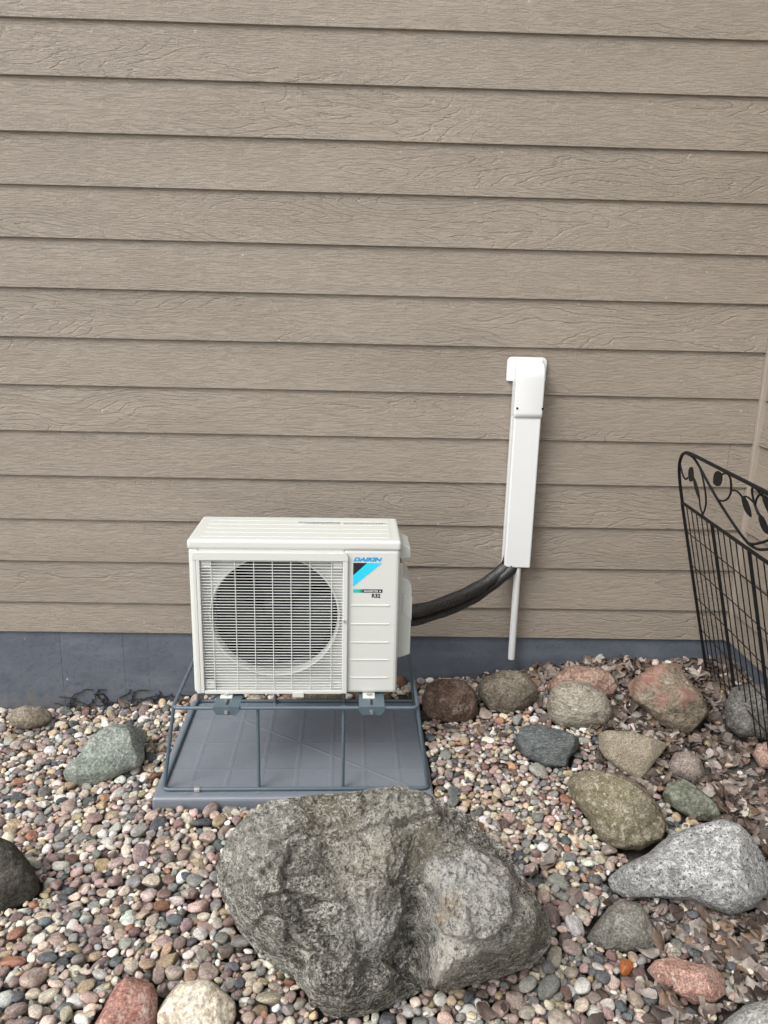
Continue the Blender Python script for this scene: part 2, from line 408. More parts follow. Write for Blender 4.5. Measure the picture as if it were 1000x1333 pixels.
# dead creeper left on the foundation
vine = thing('dead_vine', 'black dried creeper stems clinging to the foundation above the pebbles', 'vine', (-1.0, .012, -.1))
for s in range(42):
    x = random.uniform(-.25, .24); z = random.uniform(-.0, .07); a = random.uniform(-.5, .5)+random.choice([0, math.pi])
    pts = []
    for q in range(random.randint(5, 11)):
        pts.append((x, -.002-.006*random.random(), z)); a += random.uniform(-.95, .95)
        x += .016*math.cos(a); z += .012*math.sin(a)+.0005; z = min(max(z, -.03), .105)
    tube('stem', pts, [random.uniform(.0013, .0032)]*len(pts), M['vine'], vine, 5)

# ------------------------------------------------------------------ plastic pad and wire stand
SROT = .0215
pad = thing('equipment_pad', 'grey moulded plastic pad with raised ribs under the wire stand', 'pad', (-.228, -.436, 0), SROT)
PX, PY = .468, .332
bm = bmesh.new(); add_box(bm, (-PX, -PY, -.05), (PX, PY, .030), .012, 3)
link('slab', bm_mesh(bm, 'slab'), M['pad'], pad)
def rib(p, q, w=.009, h=.0009):
    p, q = Vector((*p, 0)), Vector((*q, 0)); t = (q-p).normalized(); n = Vector((-t.y, t.x, 0))
    V = []
    for e in (p, q):
        V += [e-n*w, e-n*w*.45+Vector((0, 0, h)), e+n*w*.45+Vector((0, 0, h)), e+n*w]
    o = link('rib', new_mesh('rib', [(v.x, v.y, v.z+.0301) for v in V], [(0, 4, 5, 1), (1, 5, 6, 2), (2, 6, 7, 3)]), M['pad'], pad)
for x in (-.355, -.235, -.12, 0, .12, .235, .355): rib((x, -PY+.02), (x, PY-.02))
for y in (-.17, .0, .17): rib((-PX+.02, y), (PX-.02, y), .008, .0007)
rib((-PX+.05, PY-.04), (PX-.05, -PY+.04), .007, .0010); rib((PX-.05, PY-.04), (-PX+.05, -PY+.04), .007, .0010)

stand = thing('wire_stand', 'slate blue bent rod stand carrying the heat pump above the pad', 'stand', (-.222, -.43, .030), SROT)
rb = .0062
bx, by, tx, ty, zb, zt_ = .446, .300, .400, .292, .0075, .304
def rrect(x, y, z, r, n=5):
    P = []
    for cx, cy, a0 in ((x-r, y-r, 0), (-x+r, y-r, 90), (-x+r, -y+r, 180), (x-r, -y+r, 270)):
        for q in range(n+1): a = R(a0+90*q/n); P.append((cx+r*math.cos(a), cy+r*math.sin(a), z))
    return P
tube('base_ring', rrect(bx, by, zb, .022), rb, M['frame'], stand, 10, True)
tube('top_ring', rrect(tx, ty, zt_, .022), rb, M['frame'], stand, 10, True)
for sx in (-1, 1):
    for sy in (-1, 1):
        tube('leg', [(sx*(bx-.004), sy*(by-.012), zb), (sx*(tx-.001), sy*(ty-.012), zt_)], rb, M['frame'], stand)
        ux = -.127 if sx < 0 else .155
        tube('upright', [(ux, sy*(by-.012), zb), (ux, sy*(ty-.012), zt_+.002)], rb*.9, M['frame'], stand)
for cx, cy in ((-.33, -by), (.29, by), (.33, -by)):
    cl = box('clip', (cx-.010, cy-.010, .001), (cx+.010, cy+.008, .0165), M['zinc'], stand, .003)
for bxp in (-.225, .247):
    P = [(-.036, -.303, zt_-.022), (.036, -.303, zt_-.022)]
    bm = bmesh.new()
    th = .003; z1 = zt_+rb+.0005
    def plate(a, b, c, d, off):
        v = [bm.verts.new(q) for q in (a, b, c, d)]; w = [bm.verts.new(Vector(q)+Vector(off)) for q in (a, b, c, d)]
        bm.faces.new(v); bm.faces.new(w[::-1])
        for i in range(4): bm.faces.new((v[i], w[i], w[(i+1) % 4], v[(i+1) % 4]))
    x0, x1 = bxp-.042, bxp+.042; yf = -ty-.0085
    plate((x0, yf, z1), (x1, yf, z1), (x1, .315, z1), (x0, .315, z1), (0, 0, th))                      # deck over both rails
    plate((x0+.012, yf-.003, z1-.026), (x1-.012, yf-.003, z1-.026), (x1, yf-.003, z1-.012), (x0, yf-.003, z1-.012), (0, .003, 0))
    plate((x0, yf-.003, z1-.012), (x1, yf-.003, z1-.012), (x1, yf-.003, z1+th), (x0, yf-.003, z1+th), (0, .003, 0))
    bmesh.ops.recalc_face_normals(bm, faces=bm.faces[:])
    br = link('bracket', bm_mesh(bm, 'bracket'), M['frame'], stand)
    box('slot', (bxp-.004, yf+.012, z1+th+.0004), (bxp+.004, yf+.046, z1+th+.0010), M['print_black'], br)
    V, F = tube_data([(bxp, yf-.011, z1-.014), (bxp, yf-.003, z1-.014)], .0062, 6); link('bolt', new_mesh('bolt', V, F), M['zinc'], br)

# ------------------------------------------------------------------ heat pump outdoor unit
UW, UH, UD = .675, .536, .280
UROT = .0215
ux0, uy0 = -.560, -.661
uc = Vector((ux0, uy0, 0)) + Vector((math.cos(UROT)*UW/2 - math.sin(UROT)*UD/2, math.sin(UROT)*UW/2 + math.cos(UROT)*UD/2, 0))
unit = thing('heat_pump_unit', 'ivory heat pump outdoor unit with round fan behind a wire grille', 'heat pump', (uc.x, uc.y, .350), UROT)
def L(u, y, v): return (u-UW/2, y-UD/2, UH-v)                     # u from left, y back from the front, v down from the top
def ubox(name, u0, u1, y0, y1, v0, v1, mat, parent=unit, bev=0, seg=2):
    return box(name, L(u0, y0, v1), L(u1, y1, v0), mat, parent, bev, seg)
bm = bmesh.new()
def cb(u0, u1, y0, y1, v0, v1, bev=0): add_box(bm, L(u0, y0, v1), L(u1, y1, v0), bev, 3)
cb(.0, .036, 0, UD, .028, UH, .011); cb(.491, UW, 0, UD, .028, UH, .013)
cb(.034, .493, .002, UD-.002, .028, .062); cb(.034, .493, .002, UD-.002, .522, UH-.001)
link('casing', bm_mesh(bm, 'casing'), M['unit'], unit)
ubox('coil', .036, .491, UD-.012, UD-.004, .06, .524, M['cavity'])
lid = ubox('lid', -.003, UW+.003, -.003, UD+.004, 0, .033, M['unit'], unit, .010, 3)
for q, yy in enumerate((.035, .083, .131, .179, .227)):
    ubox('lid_rib', .035, UW-.035, yy, yy+.014, -.0011, .002, M['unit'], lid, .0008, 1)
box('lid_fold', L(UW-.031, .02, .0005), L(UW-.029, UD-.02, -.0012), M['unit2'], lid)
# faded caution print on the lid (too worn to read)
bm = bmesh.new()
for (a, b, y0) in ((.335, .475, .205), (.335, .475, .213), (.36, .475, .197), (.49, .625, .197), (.49, .63, .206)):
    x = a
    while x < b:
        w = random.uniform(.003, .010); hh = random.uniform(.003, .0055)
        add_box(bm, L(x, y0, -.0004), L(x+w, y0+hh, -.0013)); x += w+random.uniform(.0012, .004)
link('faded_print', bm_mesh(bm, 'faded_print'), M['print_grey'], lid)
# grille bezel
gr = ubox('grille', .012, .026, -.011, .004, .05, UH-.004, M['unit'], unit, .003)   # left stile
ubox('bezel', .026, .037, -.0115, .004, .062, UH-.006, M['unit'], gr, .002)
ubox('bezel', .491, .508, -.011, .004, .05, UH-.004, M['unit'], gr, .003)
bm = bmesh.new()
top = [(.012, .066), (.012, .052), (.016, .043), (.024, .038), (.496, .038), (.504, .043), (.508, .052), (.508, .066)]
a = [bm.verts.new(L(u, -.0125, v)) for u, v in top]; b = [bm.verts.new(L(u, .004, v)) for u, v in top]
bm.faces.new(a); bm.faces.new(b[::-1])
for i in range(len(top)): bm.faces.new((a[i], b[i], b[(i+1) % len(top)], a[(i+1) % len(top)]))
bmesh.ops.recalc_face_normals(bm, faces=bm.faces[:]); bmesh.ops.bevel(bm, geom=bm.edges[:], offset=.002, segments=2, affect='EDGES', profile=.5)
link('bezel', bm_mesh(bm, 'bezel'), M['unit'], gr)
ubox('bezel', .037, .491, -.0105, .003, .521, UH-.003, M['unit'], gr, .002)
ubox('latch_tab', .327, .365, -.0125, -.002, .526, .545, M['unit'], gr, .002)
# horizontal and vertical wires
hme = new_mesh('grille_wire', *tube_data([L(.030, -.004, 0), L(.496, -.004, 0)], .0013, 6), True)
v = .0705; i = 0
while v < .519:
    o = link('grille_wire', hme, M['wire'], gr); o.location = (0, 0, -v); v += .00985
vme = new_mesh('grille_wire', *tube_data([L(0, -.0066, .060), L(0, -.0066, .530)], .0013, 6), True)
for u in (.072, .147, .207, .266, .325, .386, .455):
    o = link('grille_wire', vme, M['wire'], gr); o.location = (u, 0, 0)
for u0 in (.038, .458):
    for v0 in (.066, .488):
        t_ = ubox('corner_tab', u0, u0+.031, -.0015, .001, v0, v0+.030, M['unit2'], gr, .001, 1)
        V, F = tube_data([L(u0+.012, -.004, v0+.014), L(u0+.012, -.001, v0+.014)], .004, 10); link('screw', new_mesh('screw', V, F), M['zinc'], t_)
V, F = tube_data([L(.4975, -.0145, .271), L(.4975, -.010, .271)], .005, 12); link('screw', new_mesh('screw', V, F), M['zinc'], gr)
# fan panel with round bell mouth
CU, CV = .269, .268
def rect_pt(a, u0, u1, v0, v1):
    c, s = math.cos(a), math.sin(a); t = 1e9
    if c > 1e-6: t = min(t, (u1-CU)/c)
    if c < -1e-6: t = min(t, (u0-CU)/c)
    if s > 1e-6: t = min(t, (v1-CV)/s)
    if s < -1e-6: t = min(t, (v0-CV)/s)
    return CU+c*t, CV+s*t
NA = 96; V = []; F = []
prof = [('r', .026), (.2155, .026), (.2145, .018), (.2115, .0145), (.208, .0165), (.2055, .026), (.2050, .038), (.2050, .052)]
for j, (rr, yy) in enumerate(prof):
    for q in range(NA):
        a = 2*math.pi*q/NA
        if rr == 'r': u, vv = rect_pt(a, .034, .493, .058, .524); 
        else: u, vv = CU+rr*math.cos(a), CV+rr*math.sin(a); vv = max(vv, .0605); 
        V.append(L(u, yy, vv))
for j in range(len(prof)-1):
    for q in range(NA): F.append((j*NA+q, j*NA+(q+1) % NA, (j+1)*NA+(q+1) % NA, (j+1)*NA+q))
link('bell_mouth', new_mesh('bell_mouth', V, F, True), M['unit2'], unit)
fan = link('fan', new_mesh('fan', *tube_data([L(CU, .060, CV), L(CU, .068, CV), L(CU, .13, CV)], [.030, .045, .045], 32), True), M['fan'], unit)
for kb in range(3):
    V = []; F = []; a0 = R(25+120*kb)
    NR, NT_ = 8, 10
    for i in range(NR+1):
        r = .04+.155*i/NR
        for j in range(NT_+1):
            t = j/NT_-.5; ang = a0 + t*R(86+16*i/NR) + R(14)*i/NR
            V.append(L(CU+r*math.cos(ang), .105-.055*t-.01*math.sin(math.pi*(t+.5)), CV+r*math.sin(ang)))
    for i in range(NR):
        for j in range(NT_): q = i*(NT_+1)+j; F.append((q, q+1, q+NT_+2, q+NT_+1))
    link('blade', new_mesh('blade', V, F, True), M['fan'], fan)
ubox('motor_bracket', .236, .244, .150, .156, .06, .15, M['steel']); ubox('motor_bracket', .252, .260, .150, .156, .06, .15, M['steel'])
# right hand panel: pressed ridges, badge
for v in (.217, .282, .347, .410, .475):
    ubox('pressed_ridge', .517, .645, -.0022, .003, v, v+.0055, M['unit'], unit, .0018, 2)
badge = text_obj('badge_lettering', 'DAIKIN', *L(.524, 0, .0685)[::2], .093, .0135, L(0, -.0012, 0)[1], M['print_blue'], unit, .33, .048)
def flat(name, pts, mat, y=-.0010):
    me = new_mesh(name, [L(u, y, v) for u, v in pts], [tuple(range(len(pts)))]); return link(name, me, mat, unit)
flat('badge_triangle', [(.524, .0735), (.524, .1165), (.569, .0735)], M['print_black'])
flat('badge_stripe', [(.569, .0735), (.524, .1165), (.524, .1545), (.6165, .0735)], M['print_cyan'])
flat('badge_strip', [(.5245, .1635), (.5245, .1750), (.6195, .1750), (.6195, .1635)], M['print_strip'])
text_obj('strip_lettering', 'INVERTER', *L(.563, 0, .1727)[::2], .042, .0062, L(0, -.0013, 0)[1], M['print_white'], unit, .3, .012)
flat('strip_mark', [(.5585, .1692), (.5625, .1665), (.5625, .1720)], M['print_white'], -.0013)
flat('strip_mark', [(.6085, .1720), (.6155, .1720), (.612, .1665)], M['print_white'], -.0013)
text_obj('badge_code', 'R32', *L(.5855, 0, .1925)[::2], .0275, .0140, L(0, -.0012, 0)[1], M['print_black'], unit, 0, .035)
# side: handle recess cover and service valve cover
def UP(P): return [(u-UW/2, UH-v) for u, v in P]
prism('side_handle', UP([(.6745, .028), (.690, .034), (.713, .047), (.7155, .081), (.6745, .084)]), .075-UD/2, .215-UD/2, M['unit2'], unit, .003)
vc = prism('valve_cover', UP([(.6745, .098), (.690, .098), (.691, .147), (.708, .156), (.720, .176), (.7225, .200), (.7225, .425), (.700, .434), (.6745, .441)]), .070-UD/2, .262-UD/2, M['unit2'], unit, .004)
prism('cover_step', UP([(.692, .20), (.7235, .215), (.7235, .30), (.692, .275)]), .066-UD/2, .071-UD/2, M['unit2'], vc, .0015)
prism('mounting_flange', UP([(.6745, .441), (.679, .441), (.679, .462), (.6745, .462)]), .08-UD/2, .25-UD/2, M['unit2'], vc)
for fu in (.109, .582):
    ft = ubox('foot', fu-.021, fu+.021, -.024, UD+.02, UH+.0002, UH+.0105, M['unit'], unit, .004)
    V, F = tube_data([L(fu, -.012, UH+.0005), L(fu, -.012, UH-.007)], [.0085, .0085], 6); link('nut', new_mesh('nut', V, F), M['zinc'], ft)

# ------------------------------------------------------------------ line set, its cover, drain pipe
hose = thing('refrigerant_line_set', 'pair of black wrapped refrigerant pipes running from unit to wall cover', 'pipes', (.18, -.45, .55))
hp = [(.10, -.47, .560), (.160, -.46, .560), (.225, -.405, .551), (.334, -.30, .547), (.420, -.215, .553), (.478, -.155, .562), (.528, -.102, .576), (.568, -.062, .592), (.592, -.042, .618), (.600, -.040, .690)]
for (dz, dx, dy, r) in ((.010, -.010, -.004, .0245), (-.027, .020, .008, .0215)):
    pp = smooth_path([Vector((x-.18, y+.45, z-.55)) + Vector((0, dy, dz)).lerp(Vector((dx, 0, 0)), min(1, max(0, (x-.42)/.14))) for x, y, z in hp], 44)
    tube('pipe', pp, [r*(1+.060*math.sin(i*1.35)+.045*math.sin(i*.11)+.03*math.sin(i*.043+1)) for i in range(len(pp))], M['wrap'], hose, 16)
ctl = [Vector((x-.18, y+.45, z-.55)) + Vector((0, -.026, -.012)).lerp(Vector((.004, -.022, 0)), min(1, max(0, (x-.42)/.14))) for x, y, z in hp[1:-1]]
tube('control_cable', smooth_path(ctl, 8), .0055, M['black'], hose, 8)

cover = thing('line_set_cover', 'white plastic pipe duct with hooded cap on the siding', 'pipe cover', (.615, 0, .60), 0)
bm = bmesh.new(); add_box(bm, (-.052, -.072, .006), (.052, -.004, .63), .006, 3)
link('duct', bm_mesh(bm, 'duct'), M['pvc'], cover)
box('duct_base', (-.0535, -.028, .0), (.0535, -.0005, .63), M['pvc'], cover, .003)
box('duct_opening', (-.046, -.066, .0035), (.046, -.008, .0068), M['cavity'], cover)
# hood: side profile in y,z swept across x with rounded nose
prof = [(-.002, .830), (-.016, .828)]
for q in range(9): a = R(90-90*q/8); prof.append((-.030-.0455*math.cos(a), .760+.058*math.sin(a)))
prof += [(-.0755, .63), (-.0755, .612), (-.002, .612)]
bm = bmesh.new(); a = [bm.verts.new((-.0545, y, z)) for y, z in prof]; b = [bm.verts.new((.0555, y, z)) for y, z in prof]
bm.faces.new(a); bm.faces.new(b[::-1])
for i in range(len(prof)): bm.faces.new((a[i], b[i], b[(i+1) % len(prof)], a[(i+1) % len(prof)]))
bmesh.ops.recalc_face_normals(bm, faces=bm.faces[:])
bmesh.ops.bevel(bm, geom=[e for e in bm.edges if abs(e.verts[0].co.x-e.verts[1].co.x) < 1e-5], offset=.006, segments=3, affect='EDGES', profile=.5)
hood = link('hood', bm_mesh(bm, 'hood'), M['pvc'], cover)
hood.data.polygons.foreach_set('use_smooth', [len(p.vertices) <= 4 for p in hood.data.polygons]); 
fl = []
for (cx, cz, r, a0) in ((.054, .818, .018, 0), (-.062, .818, .018, 90)):
    for q in range(6): a = R(a0+90*q/5); fl.append((cx+r*math.cos(a), cz+r*math.sin(a)))
fl += [(-.080, .748), (-.076, .744), (.068, .744), (.072, .748)]
flange = prism('wall_flange', fl, -.009, -.0008, M['pvc'], cover, .0015)
for (sx, sz, sy) in ((-.072, .755, -.0098), (.004, .829, -.0098)):
    V, F = tube_data([(sx, sy, sz), (sx, sy+.002, sz)], .004, 10); link('screw', new_mesh('screw', V, F), M['pvc'], flange)
for sx in (-.044, .0535):
    V, F = tube_data([(sx, -.0780, .648), (sx, -.0735, .648)], .0042, 10); link('screw', new_mesh('screw', V, F), M['cavity'], hood)
drain = thing('drain_pipe', 'thin white drain pipe hanging below the wall duct', 'pipe', (.620, -.052, .20))
n = 20; pv = [(r_*math.cos(2*math.pi*k_/n), r_*math.sin(2*math.pi*k_/n), z_) for r_, z_ in ((.0142, 0), (.0142, .43), (.0118, .43), (.0118, 0), (.0142, 0), (.0118, 0)) for k_ in range(n)]
F = [(j*n+k_, j*n+(k_+1) % n, (j+1)*n+(k_+1) % n, (j+1)*n+k_) for j in (0, 2, 4) for k_ in range(n)]
link('tube', new_mesh('tube', pv, F, True), M['pvc'], drain)

# ------------------------------------------------------------------ garden fence panel
fence = thing('garden_fence', 'black wire garden fence with curled vine scrolls leaning beside the corner', 'fence', (1.40, -.42, .1))
FO = Vector((1.231, -.115, .9)); E1 = Vector((-.0504, -.99873, 0)); E2 = Vector((-.2516, .0127, .96774))
EN = E1.cross(E2)
base = Vector((1.40, -.42, .1))
def FP(s, t, n=0.): return FO + E1*s + E2*t + EN*n - base
def ftube(name, st, r, sub=6, parent=fence, n=8, off=0.):
    P = [FP(s, t, off) for s, t in st]; P = smooth_path(P, sub) if sub else P
    return tube(name, P, r, M['black'], parent, n)
SP = .305; END = SP*4
ftube('mid_rail', [(0, 0), (END, 0)], .0062, 0)
arch = [(.006, -.01), (.008, .06), (.020, .125), (.045, .172), (.090, .210), (.144, .228), (.21, .232)]
arch2 = [(END-s, t) for s, t in arch[::-1]]
ftube('top_rail', arch + [(.35, .232), (END/2, .232), (END-.35, .232)] + arch2, .0062, 6)
for i in range(5):
    s = SP*i; lean = .24*(1-i/2)*0
    bot = -.80 if i else -.76
    ftube('post', [(s, .0), (s, bot-.06)], .0062, 0)
for i in range(4):
    for j in range(1, 6):
        ftube('picket_wire', [(SP*i+SP*j/6, .0), (SP*i+SP*j/6, -.80)], .0021, 0, n=6)
for j, t in enumerate((-.115, -.255, -.395, -.535, -.675)):
    ftube('cross_wire', [(0, t), (END, t)], .0019, 0, n=6, off=.004)
def leaf_plate(a, b, w, parent=fence):
    a, b = Vector(a), Vector(b); d = b-a; nrm = Vector((-d.y, d.x)).normalized(); V = []; F = []
    N = 8
    for i in range(N+1):
        t = i/N; ww = w*math.sin(math.pi*min(1, t*.93+.05))**.8 if 0 < i < N else .001
        c = a+d*t
        for sgn in (-1, 1):
            for off in (-.0015, .0015): q = c+nrm*ww*sgn; V.append(FP(q.x, q.y, off))
    for i in range(N):
        o = i*4
        for p_, q_ in ((0, 1), (1, 3), (3, 2), (2, 0)): F.append((o+p_, o+q_, o+4+q_, o+4+p_))
    F += [(0, 2, 3, 1), (N*4, N*4+1, N*4+3, N*4+2)]
    return link('leaf', new_mesh('leaf', V, F), M['black'], parent)
def motif(f):
    """scrolls of one half of the panel; f maps the run along the fence"""
    g_ = lambda P: [(f(s), t) for s, t in P]
    ftube('scroll', g_([(.141, .224), (.206, .222), (.254, .200), (.315, .159), (.383, .117), (.467, .074), (.556, .036), (.61, .021)]), .0045)
    ftube('scroll', g_([(.207, .225), (.265, .186), (.282, .126), (.277, .074), (.251, .037), (.222, .010)]), .0032)
    ftube('scroll', g_([(.047, .165), (.052, .145), (.062, .122), (.086, .114), (.116, .127)]), .0034)
    leaf_plate((f(.128), .118), (f(.185), .180), .022)
    leaf_plate((f(.178), .145), (f(.211), .062), .017)
    ftube('stem', g_([(.211, .066), (.207, .035), (.222, .010)]), .003)
    ftube('scroll', g_([(.394, .112), (.433, .116), (.476, .132), (.518, .164), (.532, .204), (.522, .225), (.495, .225), (.463, .214)]), .0034)
    leaf_plate((f(.463), .214), (f(.376), .165), .024)
    ftube('stem', g_([(.524, .175), (.563, .183), (.590, .180), (.606, .174)]), .003)
motif(lambda s: s); motif(lambda s: END-s)
leaf_plate((.606, .176), (.660, .122), .022); 
ftube('scroll', [(.60, .022), (.64, .020), (.686, .025), (.753, .047)], .0045)
ftube('scroll', [(.796, .226), (.775, .225), (.743, .215), (.714, .192), (.700, .167), (.714, .145)], .0034)
leaf_plate((.716, .144), (.770, .100), .022)

